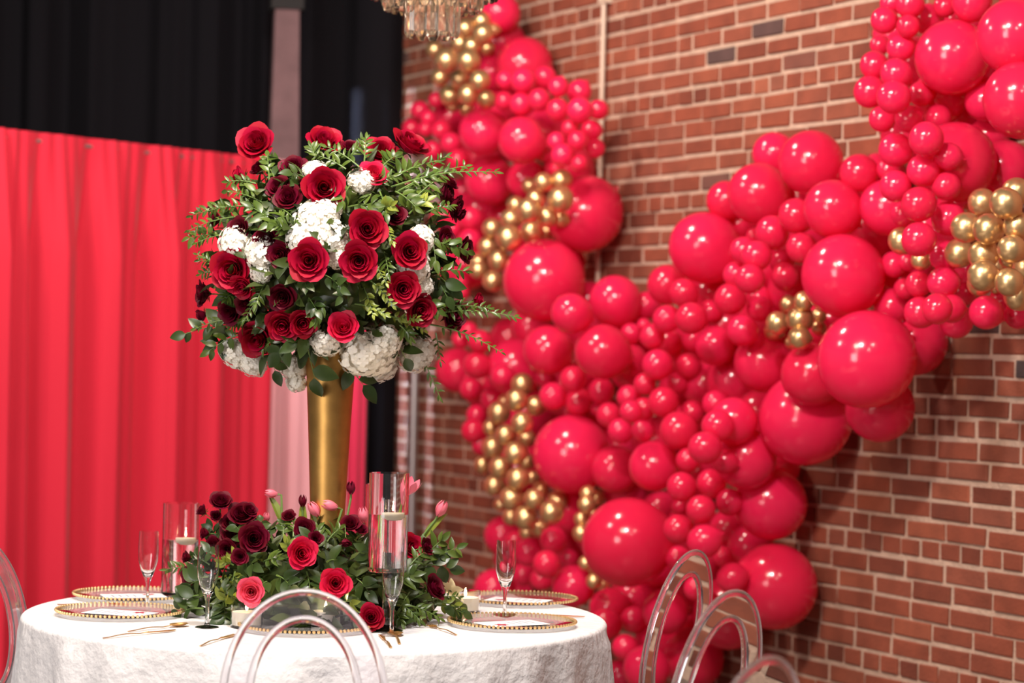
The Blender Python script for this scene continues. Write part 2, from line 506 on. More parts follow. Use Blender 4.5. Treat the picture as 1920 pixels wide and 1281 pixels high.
def brick_geo(x0, x1, z0, z1):
    j = lambda a: rnd.uniform(-a, a)
    y = -0.007 + j(0.003)
    c = 0.0035
    fr = [(x0 + c + j(.002), y + j(.0015), z0 + c + j(.002)), (x1 - c + j(.002), y + j(.0015), z0 + c + j(.002)),
          (x1 - c + j(.002), y + j(.0015), z1 - c + j(.002)), (x0 + c + j(.002), y + j(.0015), z1 - c + j(.002))]
    md = [(x0 + j(.002), y + c, z0 + j(.002)), (x1 + j(.002), y + c, z0 + j(.002)), (x1 + j(.002), y + c, z1 + j(.002)), (x0 + j(.002), y + c, z1 + j(.002))]
    bk = [(p[0], 0.01, p[2]) for p in md]
    v = fr + md + bk
    f = [(0, 1, 2, 3)]
    for k in range(4):
        n = (k + 1) % 4
        f.append((k, k + 4, n + 4, n))
        f.append((k + 4, k + 8, n + 8, n + 4))
    return v, f


bricks = []
row0 = round(1.236 / COURSE)
zbase = 1.236 - row0 * COURSE
nrow = int(CEIL / COURSE) + 1
for r in range(0, nrow):
    zc = zbase + r * COURSE
    if zc - COURSE / 2 < 0 or zc + COURSE / 2 > CEIL:
        continue
    header = (r - row0) % 6 == 0
    pitch = 0.108 if header else 0.2155
    x = -6.15 + (0.03 if header else (0.0 if r % 2 else 0.107)) + rnd.uniform(-.03, .03)
    wob = rnd.uniform(0, 6)
    while x < 4.3:
        L_ = pitch
        if not header and rnd.random() < 0.06:
            L_ = 0.108
        dz = 0.003 * math.sin(x * 1.7 + wob)
        jt = JOINT * rnd.uniform(0.7, 1.5)
        bricks.append((x + jt / 2, x + L_ - jt / 2, zc - COURSE / 2 + JOINT / 2 + dz + rnd.uniform(-.002, .002), zc + COURSE / 2 - JOINT / 2 + dz + rnd.uniform(-.002, .002)))
        x += L_
scored = []
for b in bricks:
    c = WALL_M @ Vector(((b[0] + b[1]) / 2, 0, (b[2] + b[3]) / 2))
    if c.y < 1:
        continue
    q = to_px(c)
    vis = -20 < q[0] < 1940 and -20 < q[1] < 1300 and q[0] > 700
    if vis:
        for (bx, by, br, bd) in RB + GB:
            if (bx - q[0]) ** 2 + (by - q[1]) ** 2 < (br * 0.95) ** 2:
                vis = False
                break
    if vis:
        scored.append((c.y, b))
scored.sort()
single = set(b for _, b in scored[:300])
far = MB()
for b in bricks:
    v, f = brick_geo(*b)
    if b in single:
        link('brick', mesh('brick', v, f, M_BRICK, False), wall)
    else:
        far.add(v, f)
o = link('brick_field', far.mesh('brick_field', M_BRICK_FAR, False), wall)
o['kind'] = 'stuff'

# column in front of the black drape
mb = MB()
zt = 3.02
w0, w1 = 0.105, 0.056
base = at(531, 300, 11.35)
for (za, zb, wa, wb) in ((0, zt, 0.105, 0.056),):
    v = [(-wa, -wa, za), (wa, -wa, za), (wa, wa, za), (-wa, wa, za), (-wb, -wb, zb), (wb, -wb, zb), (wb, wb, zb), (-wb, wb, zb)]
    mb.add(v, [(3, 2, 1, 0), (4, 5, 6, 7), (0, 1, 5, 4), (1, 2, 6, 5), (2, 3, 7, 6), (3, 0, 4, 7)])
col = struct('trim_1', mb.mesh('trim_1', M_CONCRETE, False), None, T((base.x, base.y, 0)) @ Matrix.Rotation(0.18, 4, 'Z'))
tag(col, 'brownish concrete pillar tapering upward in front of the black drape', None)
cap = MB().box((-0.075, -0.075, zt), (0.075, 0.075, CEIL))
link('pillar_cap', cap.mesh('pillar_cap', M_DARK, False), col)

# pipes on the brick wall
p0 = on_wall(1129, 160, 0.03)
mb = MB().tube([(0, 0, 0.0), (0, 0, 2.0), (0, 0, CEIL)], 0.0105, 12)
cd = thing('wall_conduit', 'thin beige conduit running vertically up the brick wall', 'conduit', T((p0.x, p0.y, 0)))
link('pipe', mb.mesh('pipe', M_CONDUIT), cd)
for z in (0.5, 2.9):
    link('clamp', MB().box((-0.022, -0.016, z), (0.022, 0.028, z + 0.03)).mesh('clamp', M_CONDUIT, False), cd, Matrix.Rotation(math.atan2(-0.8917, 0.4526), 4, 'Z'))
p0 = on_wall(775, 830, 0.17)
po = thing('steel_pole', 'grey steel pole standing against the brick beside the drape end', 'pole', T((p0.x, p0.y, 0)))
link('tube', MB().tube([(0, 0, 0.01), (0, 0, 2.3)], 0.02, 14).mesh('tube', M_STEEL), po)
link('base_plate', MB().box((-0.12, -0.08, 0), (0.12, 0.08, 0.012)).mesh('base_plate', M_STEEL, False), po)


# ------------------------------------------------------------------ drapes
def drape(A, B, z0, z1, mat, folds, amp, seed, name, gather=0.03):
    A = Vector(A)
    B = Vector(B)
    d = (B - A)
    Ln = d.length
    d.normalize()
    nrm = Vector((d.y, -d.x, 0))
    rr = random.Random(seed)
    comps = [(rr.uniform(0.5, 1.6) * folds, rr.uniform(0, 6.28), rr.uniform(0.4, 1.0), rr.uniform(-0.6, 0.6)) for _ in range(6)]
    fine = [(rr.uniform(2.0, 4.0) * folds, rr.uniform(0, 6.28), rr.uniform(0.3, 0.6)) for _ in range(4)]
    nu = int(Ln * 200)
    nv = 40
    tot = sum(c[2] for c in comps)

    def fn(u, v):
        s = u * Ln
        if v > 0.999:                       # top edge folded back over the rod
            p = A + d * s - nrm * 0.02
            return (p.x, p.y, z1 - 0.012)
        z = z0 + (z1 - z0) * min(1.0, v / 0.975)
        ph = 0.0
        for (k, p, a, dr) in comps:
            ph += a * math.sin(s * k * 2 * PI + p + dr * (1 - v) * 1.6)
        w = ph / tot * 1.9
        w = math.copysign(abs(w) ** 0.8, w)
        q = min(1.0, max(0.0, (1 - v) * 5 - 0.15))
        off = 0.02 + amp * (0.12 + 0.88 * q) * w
        for (k, p, a) in fine:
            off += a * 0.007 * math.sin(s * k * 2 * PI + p)
        p = A + d * s + nrm * off
        return (p.x, p.y, z)
    return MB().grid(fn, nu, nv).mesh(name, mat)


DR0 = at(0, 640, 9.42)
DR1 = at(684, 640, 11.28)
dvec = DR1 - DR0


def drape_at(px):
    # point on the drape line below the pixel column
    r = px_ray(px, 640)
    s = (DR0.x - r.x * DR0.y) / (r.x * dvec.y - dvec.x)
    return Vector((DR0.x + dvec.x * s, DR0.y + dvec.y * s, 0))


TOPZ = 2.275
dd = dvec.normalized()
P_far = drape_at(-330)
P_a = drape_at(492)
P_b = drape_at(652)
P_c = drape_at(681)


def drape_thing(a, b, mat, folds, amp, seed, label, name):
    t = thing(name, label, 'drape', T((a.x, a.y, 0)))
    link('cloth', drape((0, 0, 0), b - a, 0.01, TOPZ, mat, folds, amp, seed, 'cloth'), t)
    return t


drape_thing(P_far, P_a, M_DRAPE, 4.4, 0.078, 3, 'wide red pleated drape hanging behind the table', 'red_drape')
drape_thing(P_a + dd * 0.004, P_b, M_DRAPE_LIT, 5, 0.03, 8, 'pale pink stretch of the red drape with light painted in behind the gold vase', 'lit_painted_drape')  # lit patch of the red drape, built as a paler cloth of its own
drape_thing(P_b + dd * 0.004, P_c, M_DRAPE_LIT_END, 4.0, 0.02, 11, 'narrow pink end of the red drape with light painted in', 'lit_painted_drape_end')  # bright end of the red drape, its light painted as pink
rod = thing('drape_rod', 'metal rod carrying the red drape along its top hem', 'rod', T((P_far.x, P_far.y, 0)))
link('rod', MB().tube([Vector((0, 0, TOPZ - 0.035)), (P_c - P_far) * 0.995 + Vector((0, 0, TOPZ - 0.03))], 0.010, 12).mesh('rod', M_STEEL), rod)
for q in (0.02, 0.985):
    pp = (P_c - P_far) * q + Vector((0.03, 0.09, 0))
    link('upright', MB().tube([pp, pp + Vector((0, 0, TOPZ - 0.04))], 0.02, 10).mesh('upright', M_STEEL), rod)

Wc = on_wall(752, 300, 0.02)
bA = Vector((-3.9, 12.25, 0))
bB = Vector((Wc.x, Wc.y + 0.02, 0))
bk = thing('black_drape', 'tall black pleated drape covering the back wall', 'drape', T(bA))
link('cloth', drape((0, 0, 0), bB - bA, 0.01, CEIL, M_BLACK, 3.0, 0.09, 21, 'cloth'), bk)

# ------------------------------------------------------------------ balloons
prof = []
for i in range(25):
    ph = PI * i / 26
    r = math.sin(ph)
    z = math.cos(ph)
    if ph > 2.0:
        q = (ph - 2.0) / 1.14
        z -= 0.10 * q * q
        r *= 1 - 0.12 * q * q
    prof.append((r if i else 0.0, z))
prof += [(0.06, -1.12), (0.045, -1.15), (0.075, -1.175), (0.05, -1.20), (0.0, -1.20)]
me_red = MB().lathe(prof[::-1], 36).mesh('balloon', M_RED)
me_gold = MB().lathe(prof[::-1], 28).mesh('gold_balloon', M_GOLD_LATEX)


def red_label(x, y, r):
    size = 'giant' if r > 70 else 'large' if r > 46 else ('medium' if r > 31 else 'small')
    if x < 1215 and not (x > 1140 and y > 690) and not (y > 930 and x > 1090):
        if y < 330:
            place = 'in the upper part of the garland by the conduit'
        elif y < 640:
            place = 'between gold clusters beside the tall bouquet'
        elif y < 930:
            place = 'around the lower gold cluster beside the gold vase'
        else:
            place = 'at the garland foot behind the laid table'
    elif x > 1590 and y < 640:
        place = 'in the rising arm with the brightest gold cluster'
    elif y > 930:
        place = 'at the garland foot behind the clear chairs'
    elif y > 690:
        place = 'in the low sagging part of the garland'
    else:
        place = 'in the swag around the small gold nest'
    return '%s red balloon %s' % (size, place)


def gold_label(x, y):
    if x < 960 and y < 230:
        return 'chrome gold balloon in the cluster under the chandelier'
    if y < 560 and x < 1100:
        return 'chrome gold balloon in the diagonal cluster beside the tall bouquet'
    if x < 1062:
        return 'chrome gold balloon in the long cluster beside the gold vase'
    if x < 1300:
        return 'chrome gold balloon tucked behind a big red balloon'
    if x < 1600:
        return 'chrome gold balloon in the small nest amid the swag'
    if x < 1745:
        return 'chrome gold balloon peeking between small red balloons'
    return 'chrome gold balloon in the bright cluster of the rising arm'


rnd = random.Random(12)
allc = [on_wall(b[0], b[1], b[3]) for b in RB + GB]
for (lst, me, nm) in ((RB, me_red, 'red_balloon'), (GB, me_gold, 'gold_balloon')):
    for (x, y, r, d) in lst:
        c = on_wall(x, y, d)
        R = r * c.y / F
        # necks point inward to the garland's core, outer end to the room
        ax = (-WN * 0.9 + Vector((rnd.uniform(-.7, .7), rnd.uniform(-.7, .7), rnd.uniform(-.6, .8)))).normalized()
        lim = (d - 0.012) / (1.26 * R)
        k = ax.dot(-WN)
        if r > 40 or (lim < 1 and k > lim):
            lim = min(lim, 0.9)
            near = [q for q in allc if 0.001 < (q - c).length < R + 0.30]
            cen = sum(near, Vector((0, 0, 0))) / max(1, len(near))
            side = (c - cen) + Vector((0, 0, 1e-3))
            side = side - WN * side.dot(WN)
            side.normalize()
            ax = -WN * lim * 0.95 + side * math.sqrt(1 - (lim * 0.95) ** 2)
        o = link(nm, me, None, frame(c, ax, rnd.uniform(0, 6), (R, R, R * rnd.uniform(0.98, 1.05))))
        lb = red_label(x, y, r) if nm == 'red_balloon' else gold_label(x, y)
        tag(o, lb, 'balloon', 'set of each ' + lb)

# ------------------------------------------------------------------ table
TC = Vector((-0.497, 6.34, 0))
TZ = 0.762
TR = 0.762
tb = thing('round_table', 'round banquet table hidden under the white cloth', 'table', T(TC))
link('tabletop', MB().lathe([(0, 0.725), (0.745, 0.725), (0.752, 0.74), (0.745, 0.755), (0, 0.755)], 64).mesh('tabletop', M_STEEL), tb)
for sx in (-1, 1):
    for sy in (-1, 1):
        link('leg', MB().tube([(sx * .38, sy * .3, 0), (sx * .38, sy * .3, .727)], .016, 10).mesh('leg', M_STEEL), tb)
rr = random.Random(5)
ph = [(k, rr.uniform(0, 6.28), rr.uniform(.4, 1)) for k in (9, 13, 17, 23, 31)]
mb = MB()
SEG = 288
rows = []
for r in np.linspace(0, TR - 0.012, 8)[1:]:
    rows.append((r, TZ, 0))
for a in np.linspace(0, PI / 2, 6)[1:]:
    rows.append((TR - 0.012 + 0.012 * math.sin(a), TZ - 0.012 + 0.012 * math.cos(a), 0))
for k in range(1, 25):
    q = k / 24
    rows.append((TR + 0.004 + 0.035 * q, TZ - 0.012 - (TZ - 0.02) * q, q))
v = [(0, 0, TZ)]
f = []
for (r, z, q) in rows:
    for i in range(SEG):
        an = 2 * PI * i / SEG
        w = sum(a * math.sin(k * an + p) for (k, p, a) in ph) / 2.0
        amp = 0.0 if q == 0 else 0.006 + 0.045 * q
        rq = r + amp * w
        v.append((rq * math.cos(an), rq * math.sin(an), z))
for i in range(SEG):
    f.append((0, 1 + i, 1 + (i + 1) % SEG))
for k in range(len(rows) - 1):
    for i in range(SEG):
        a = 1 + k * SEG + i
        b = 1 + k * SEG + (i + 1) % SEG
        f.append((a, a + SEG, b + SEG, b))
mb.add(v, f)
cl = link('tablecloth', mb.mesh('tablecloth', M_CLOTH), None, T(TC))
tag(cl, 'white textured tablecloth draped over the round table', 'tablecloth')


def tpt(x, y, dz=0.0):
    p = on_plane_z(x, y, TZ + dz)
    return p


# gold trumpet vase
vase_p = Vector((at(611, 1100, 6.34).x, 6.34, TZ))
vprof = [(0, 0.0), (0.075, 0.0), (0.078, 0.006), (0.07, 0.016), (0.046, 0.035), (0.040, 0.06), (0.040, 0.10), (0.0435, 0.22), (0.0495, 0.36), (0.056, 0.50),
         (0.0625, 0.62), (0.070, 0.70), (0.074, 0.725), (0.071, 0.727), (0.066, 0.70), (0.058, 0.6), (0.03, 0.12), (0, 0.11)]
vs = link('trumpet_vase', MB().lathe(vprof, 64).mesh('trumpet_vase', M_GOLD), None, T(vase_p))
tag(vs, 'tall matte gold trumpet vase standing on the table', 'vase')

# ------------------------------------------------------------------ flower meshes


def petal_geo(th0, hw, r1, h, curl, droop, point=0.0, nu=6, nv=6):
    def fn(uu, v):
        u = uu * 2 - 1
        w = 0.42 + 0.58 * math.sin(min(1.0, v * 0.85 + 0.12) * PI * 0.62)
        an = th0 + u * hw * w
        lip = max(0.0, (v - 0.58) / 0.42)
        r = 0.10 + (r1 - 0.10) * math.sin(min(1, v / 0.72) * PI / 2) + curl * lip * lip * (0.55 + 0.45 * (1 - u * u)) + 0.05 * u
        z = h * v ** 0.92 - droop * lip * lip - 0.20 * h * (u ** 4) * v + point * lip * (1 - abs(u)) * 0.1
        r += point * lip * (1 - abs(u)) * 0.14
        return (r * math.cos(an), r * math.sin(an), z)
    return MB().grid(fn, nu, nv)


def rose_set(mat, openness=1.0, tag_='rose'):
    out = {'petals': [], 'heart': None}
    hb = MB()
    for k in range(4):
        g = petal_geo(k * 1.9 + 0.3, 1.5, 0.13 + 0.04 * k, 0.98, 0.02, 0.0)
        hb.add(g.v, g.f)
    g = petal_geo(1.2, 2.6, 0.09, 0.86, 0.0, 0.0)
    hb.add(g.v, g.f)
    out['heart'] = hb.mesh('heart', mat)
    rr = random.Random(77)
    for (cnt, r_, h_, cu, dr, pt, hw, ph0) in ((4, 0.30, 0.98, 0.05, 0.0, 0.0, 1.15, 0.5), (5, 0.44, 0.97, 0.10, 0.02, 0.2, 1.02, 0.1), (5, 0.60, 0.92, 0.18, 0.06, 0.7, 0.95, 0.7), (5, 0.76, 0.80, 0.27, 0.13, 1.0, 0.90, 0.2)):
        for k in range(cnt):
            out['petals'].append(petal_geo(k * 2 * PI / cnt + ph0 + rr.uniform(-.2, .2), hw * rr.uniform(.9, 1.1), r_ * openness + 0.05, h_ * rr.uniform(.95, 1.05), cu * openness * rr.uniform(.7, 1.3), dr, pt).mesh('petal', mat))
    return out


me_calyx = MB()
for k in range(5):
    an = k * 2 * PI / 5
    me_calyx.add([(0.08 * math.cos(an - .5), 0.08 * math.sin(an - .5), -0.02), (0.08 * math.cos(an + .5), 0.08 * math.sin(an + .5), -0.02),
                  (0.45 * math.cos(an + .22), 0.45 * math.sin(an + .22), 0.08), (0.85 * math.cos(an), 0.85 * math.sin(an), 0.02), (0.45 * math.cos(an - .22), 0.45 * math.sin(an - .22), 0.08)],
                 [(0, 1, 2, 3, 4)])
me_calyx.lathe([(0, -0.22), (0.10, -0.16), (0.16, -0.05), (0.12, 0.03), (0, 0.05)], 8)
me_calyx = me_calyx.mesh('calyx', M_LEAF)
me_rstem = MB().tube([(0, 0, -0.12), (0.02, 0.01, -0.9), (0.0, 0.0, -1.7)], 0.055, 6).mesh('stem', M_STEM)

ROSE = {
    'red': rose_set(M_PETAL_RED), 'dark': rose_set(M_PETAL_DARK, 0.92), 'hot': rose_set(M_PETAL_HOT), 'pink': rose_set(M_PETAL_PINK),
    'bud': rose_set(M_PETAL_DARK, 0.62), 'redbud': rose_set(M_PETAL_RED, 0.66),
}
rnd = random.Random(31)


def rose(kind, p, axis, R, label, group):
    s = R / 1.08
    c = Vector(p) - Vector(axis).normalized() * s * 0.55
    t = thing('rose', label, 'rose', frame(c, axis, rnd.uniform(0, 6.28), s), group)
    S = ROSE[kind]
    link('heart', S['heart'], t)
    for me in S['petals']:
        link('petal', me, t)
    link('calyx', me_calyx, t)
    link('stem', me_rstem, t)
    return t


# leaf meshes (unit length along +Y, folded along the midrib, curved)
def leaf_geo(w, fold=0.25, bend=0.25, n=6):
    v = []
    f = []
    for i in range(n + 1):
        q = i / n
        hw = w * (math.sin(PI * q ** 0.8) ** 0.8 if 0 < q < 1 else 0.02)
        z = -bend * q * q
        v += [(-hw, q, z + fold * hw), (0, q, z), (hw, q, z + fold * hw)]
    for i in range(n):
        a = i * 3
        f += [(a, a + 1, a + 4, a + 3), (a + 1, a + 2, a + 5, a + 4)]
    return v, f


LEAF = {}
for nm, w, fo, be, mt in (('narrow', 0.17, 0.4, 0.25, M_LEAF), ('broad', 0.30, 0.3, 0.3, M_LEAF_DARK), ('lime', 0.24, 0.35, 0.2, M_LEAF_LIME), ('mid', 0.24, 0.3, 0.35, M_LEAF)):
    lv, lf = leaf_geo(w, fo, be)
    LEAF[nm] = mesh('leaf', lv, lf, mt)


def leaf_matrix(p, d, up, size):
    d = Vector(d).normalized()
    up = Vector(up)
    x = d.cross(up)
    if x.length < 1e-4:
        x = d.cross(Vector((1, 0, 0)))
    x.normalize()
    z = x.cross(d)
    return Matrix(((x.x * size, d.x * size, z.x * size, p[0]), (x.y * size, d.y * size, z.y * size, p[1]), (x.z * size, d.z * size, z.z * size, p[2]), (0, 0, 0, 1)))


def sprig(name, kind, base, tip, n, size, label, group, sag=0.15, pairs=True, cat='foliage'):
    base = Vector(base)
    tip = Vector(tip)
    ax = tip - base
    Ln = ax.length
    t = thing(name, label, cat, T(base), group)
    pts = []
    for i in range(7):
        q = i / 6
        pts.append(ax * q + Vector((0, 0, sag * Ln * math.sin(PI * q) * 0.6)))
    link('stem', MB().tube(pts, [0.0022 * (1.15 - i / 7) for i in range(7)], 5).mesh('stem', M_STEM), t)
    d = ax.normalized()
    side = d.cross(Vector((rnd.uniform(-.4, .4), -1, rnd.uniform(-.2, .6)))).normalized()
    face = side.cross(d)
    for k in range(n):
        q = 0.18 + 0.80 * (k + 0.5) / n
        p = ax * q + Vector((0, 0, sag * Ln * math.sin(PI * q) * 0.6))
        s = -1 if k % 2 else 1
        ld = d * rnd.uniform(0.5, 1.0) + side * s * rnd.uniform(0.6, 1.1) + Vector((rnd.uniform(-.3, .3), rnd.uniform(-.4, .3), rnd.uniform(-.3, .3)))
        up = face + Vector((rnd.uniform(-.6, .6), rnd.uniform(-.6, .6), rnd.uniform(-.1, .8)))
        link('leaf', LEAF[kind], t, leaf_matrix(p, ld, up, size * rnd.uniform(0.75, 1.15) * (1 - 0.35 * q * q)))
    link('leaf', LEAF[kind], t, leaf_matrix(ax * 0.97, d + Vector((0, 0, -.1)), face, size * 0.75))
    return t


def hydrangea_mesh(seed, nfl=120):
    rr = random.Random(seed)
    m = MB()
    for i in range(nfl):
        z = 1 - 2 * (i + .5) / nfl
        an = i * 2.39996 + rr.uniform(-.2, .2)
        rad = math.sqrt(max(0, 1 - z * z))
        nv = Vector((rad * math.cos(an), rad * math.sin(an), z))
        c = nv * rr.uniform(0.86, 1.06)
        M = frame(c, nv + Vector((rr.uniform(-.22, .22), rr.uniform(-.22, .22), rr.uniform(-.22, .22))), rr.uniform(0, 6))
        for k in range(4):
            a = k * PI / 2
            e = Vector((math.cos(a), math.sin(a), 0))
            g = Vector((-math.sin(a), math.cos(a), 0))
            s = rr.uniform(.16, .19)
            q = [Vector((0, 0, 0)), e * s * .5 + g * s * .62 + Vector((0, 0, .02)), e * s * 1.0 + g * s * .50 + Vector((0, 0, .012)), e * s * 1.12 + Vector((0, 0, -.01)),
                 e * s * 1.0 - g * s * .50 + Vector((0, 0, .012)), e * s * .5 - g * s * .62 + Vector((0, 0, .02))]
            m.add(q, [(0, 1, 2, 3), (0, 3, 4, 5)], M)
    m.lathe([(0, -.86), (.5, -.7), (.8, -.3), (.86, 0), (.8, .3), (.5, .7), (0, .86)], 14)
    return m.mesh('florets', M_WHITE_PETAL, False)


HYD = [hydrangea_mesh(k) for k in (1, 2, 3)]


def hydrangea(p, axis, R, label, group, squash=0.85):
    t = thing('hydrangea', label, 'hydrangea', frame(p, axis, rnd.uniform(0, 6)), group)
    o = link('florets', rnd.choice(HYD), t, Matrix.Diagonal((R, R, R * squash, 1)))
    o['kind'] = 'stuff'
    link('stem', MB().tube([(0, 0, -R * .6), (0, 0, -R * 2.0)], 0.004, 6).mesh('stem', M_STEM), t)
    return t


class Bouquet:
    def __init__(self, c, rad):
        self.c = Vector(c)
        self.r = Vector(rad)

    def spot(self, x, y, k=1.0):
        """point of the bouquet's front surface below a pixel, and its outward normal"""
        p = at(x, y, self.c.y)
        o = p - self.c
        rho2 = (o.x / self.r.x) ** 2 + (o.z / self.r.z) ** 2
        dy = -self.r.y * math.sqrt(max(0.0, 1 - rho2))
        p = at(x, y, self.c.y + dy * k)
        o = p - self.c
        n = Vector((o.x / self.r.x ** 2, o.y / self.r.y ** 2, o.z / self.r.z ** 2)).normalized()
        return p, n


TO_CAM = Vector((0.05, -1, 0.0))
TOP = Bouquet(at(622, 486, 6.34), (0.335, 0.30, 0.28))
LOW = Bouquet((at(592, 1100, 6.30).x, 6.30, TZ + 0.02), (0.345, 0.29, 0.215))


def filler(B, n, size, zmin, seed, label, name):
    rr = random.Random(seed)
    m = MB()
    lv, lf = leaf_geo(0.26, 0.3, 0.3, 4)
    k = 0
    while k < n:
        d = Vector((rr.gauss(0, 1), rr.gauss(0, 1), rr.gauss(0, 1))).normalized()
        rad = rr.uniform(0.66, 0.93)
        p = Vector((d.x * B.r.x, d.y * B.r.y, d.z * B.r.z)) * rad
        if p.z < zmin:
            continue
        out = (d + Vector((rr.uniform(-.9, .9), rr.uniform(-.9, .9), rr.uniform(-.5, .9)))).normalized()
        up = d + Vector((rr.uniform(-.5, .5), rr.uniform(-.5, .5), rr.uniform(0, 1)))
        m.add(lv, lf, leaf_matrix(p, out, up, size * rr.uniform(.7, 1.3)))
        k += 1
    m.v = [(q[0], q[1], max(q[2], zmin)) for q in m.v]
    s = 0.70
    pr = [(0, -s)] + [(s * math.cos(a), s * math.sin(a)) for a in np.linspace(-1.3, 1.3, 9)] + [(0, s)]
    if zmin > -1:
        pr = [(r, max(z, zmin / B.r.z * 1.0)) for r, z in pr]
        pr = [(0, pr[1][1])] + [q for q in pr[1:] if True]
    m.lathe(pr, 18, Matrix.Diagonal((B.r.x, B.r.y, B.r.z, 1)))
    o = link(name, m.mesh(name, M_LEAF_FILL), None, T(B.c))
    tag(o, label, 'foliage', None, 'stuff')
    return o


filler(TOP, 1300, 0.05, -9, 3, 'dense dark green leaves filling the tall bouquet', 'bouquet_greenery')
filler(LOW, 750, 0.055, -0.018, 4, 'dense green leaves filling the low centrepiece', 'centrepiece_greenery')

# ---- roses of the tall bouquet; crop pixels (origin 320,220, scale 2.373)
G_TOP = 'roses of the tall bouquet'


def tp(x, y):
    return 320 + x / 2.373, 220 + y / 2.373


top_roses = [
    (380, 115, 82, 'red', (-.2, -1, .45), 'p'), (300, 262, 62, 'redbud', (-1, -.3, .25), 'p'), (388, 228, 50, 'bud', (-.5, -.4, .5), 'd'), (685, 105, 76, 'red', (.3, -.75, .75), 'p'),
    (935, 150, 70, 'red', (.1, -.8, .6), 'p'), (1068, 118, 82, 'red', (.55, -.45, .8), 'p'), (545, 222, 62, 'dark', None, 'd'), (478, 312, 56, 'dark', None, 'd'),
    (560, 300, 50, 'bud', None, 'd'), (522, 358, 62, 'dark', None, 'd'), (682, 312, 86, 'red', (0.1, -1, .1), 'r'), (905, 255, 62, 'hot', None, 'h'),
    (875, 497, 82, 'red', (.15, -1, .1), 'r'), (836, 640, 82, 'red', (0, -1, -.1), 'r'), (615, 638, 86, 'red', (-.05, -1, .05), 'r'), (272, 682, 90, 'red', (-.25, -1, .0), 'r'),
    (320, 755, 56, 'red', (-.3, -.8, -.5), 'r'), (1064, 597, 76, 'red', (.25, -1, .1), 'r'), (1036, 765, 72, 'red', (.2, -1, -.1), 'r'), (1112, 858, 66, 'red', (.4, -.9, -.2), 'r'),
    (1258, 882, 70, 'dark', (.75, -.7, -.1), 'd'), (1228, 345, 58, 'dark', (1, -.3, .2), 'd'), (1268, 405, 58, 'dark', (1, -.2, -.2), 'd'), (1225, 545, 58, 'dark', (.8, -.6, .2), 'd'), (1308, 592, 64, 'dark', (1, -.35, 0), 'd'),
    (498, 800, 64, 'dark', None, 'd'), (500, 925, 72, 'red', (-.1, -1, -.35), 'r'), (588, 915, 60, 'red', (.2, -.9, -.3), 'r'), (768, 935, 66, 'hot', (.0, -.9, .35), 'h'), (385, 985, 78, 'red', (-.2, -.9, -.4), 'r'),
    (265, 862, 62, 'dark', (-.5, -.9, -.2), 'd'), (335, 835, 50, 'dark', None, 'd'), (140, 785, 58, 'dark', (-1, -.35, 0), 'd'), (135, 882, 46, 'bud', (-1, -.3, -.4), 'd'),
    (305, 500, 56, 'dark', None, 'd'), (195, 455, 48, 'dark', (-.9, -.4, .2), 'd'), (430, 545, 66, 'dark', None, 'd'), (488, 612, 62, 'dark', (-.3, -1, 0), 'd'), (1000, 437, 50, 'dark', None, 'd'),
    (180, 402, 36, 'bud', (-.8, -.3, .5), 'd'), (1370, 812, 42, 'redbud', (1, -.3, .2), 'h'), (800, 130, 42, 'dark', None, 'd'), (1245, 285, 44, 'dark', (.8, -.2, .5), 'd'), (1290, 430, 44, 'bud', (1, -.2, -.5), 'd'),
]
TOP_LBL = {
    'p': 'red rose standing proud at the top of the tall bouquet', 'r': 'fully open bright red rose on the front of the tall bouquet',
    'd': 'deep maroon rose half sunk in the tall bouquet', 'h': 'bright pinkish red rose in the tall bouquet',
}
for (x, y, r, kind, ax, lk) in top_roses:
    X, Y = tp(x, y)
    sunk = 0.92 if lk == 'd' else 1.04
    p, n = TOP.spot(X, Y, sunk)
    if ax is None:
        ax = n * 0.7 + TO_CAM * 0.5
    rose(kind, p, Vector(ax), r / 2.373 * p.y / F * 1.05, TOP_LBL[lk], 'set of each ' + TOP_LBL[lk])

for (x, y, r, sq, lbl) in [
    (640, 455, 92, .9, 'a'), (600, 540, 88, .9, 'a'), (715, 540, 84, .9, 'a'), (690, 430, 72, .9, 'a'), (735, 620, 56, .9, 'a'),
    (285, 560, 84, .8, 'b'), (400, 600, 80, .8, 'b'), (400, 690, 52, .8, 'b'),
    (850, 285, 66, .8, 'c'), (640, 240, 58, .8, 'c'),
    (880, 1050, 130, .8, 'd'), (950, 1000, 84, .8, 'd'), (930, 1110, 84, .8, 'd'), (1095, 1055, 92, .8, 'd'), (690, 1005, 72, .8, 'd'),
    (290, 1050, 84, .75, 'e'), (360, 1090, 78, .75, 'e'), (545, 1110, 66, .9, 'f'), (560, 1180, 48, .9, 'f'),
    (1115, 545, 68, .8, 'g'), (1085, 670, 82, .8, 'g'), (1125, 755, 52, .8, 'g')]:
    X, Y = tp(x, y)
    p, n = TOP.spot(X, Y, 0.86)
    nm = {'a': 'creamy white hydrangea head in the middle of the tall bouquet', 'b': 'white hydrangea head beside the biggest rose of the tall bouquet',
          'c': 'white hydrangea head peeking from the top of the tall bouquet', 'd': 'cream hydrangea head hanging over the gold vase rim',
          'e': 'white hydrangea head under the tall bouquet against the red drape', 'f': 'white hydrangea head drooping against the drape stretch painted as lit',
          'g': 'white hydrangea head between roses on the balloon side of the bouquet'}[lbl]
    hydrangea(p, n, r / 2.373 * p.y / F, nm, 'set of each ' + nm, sq)

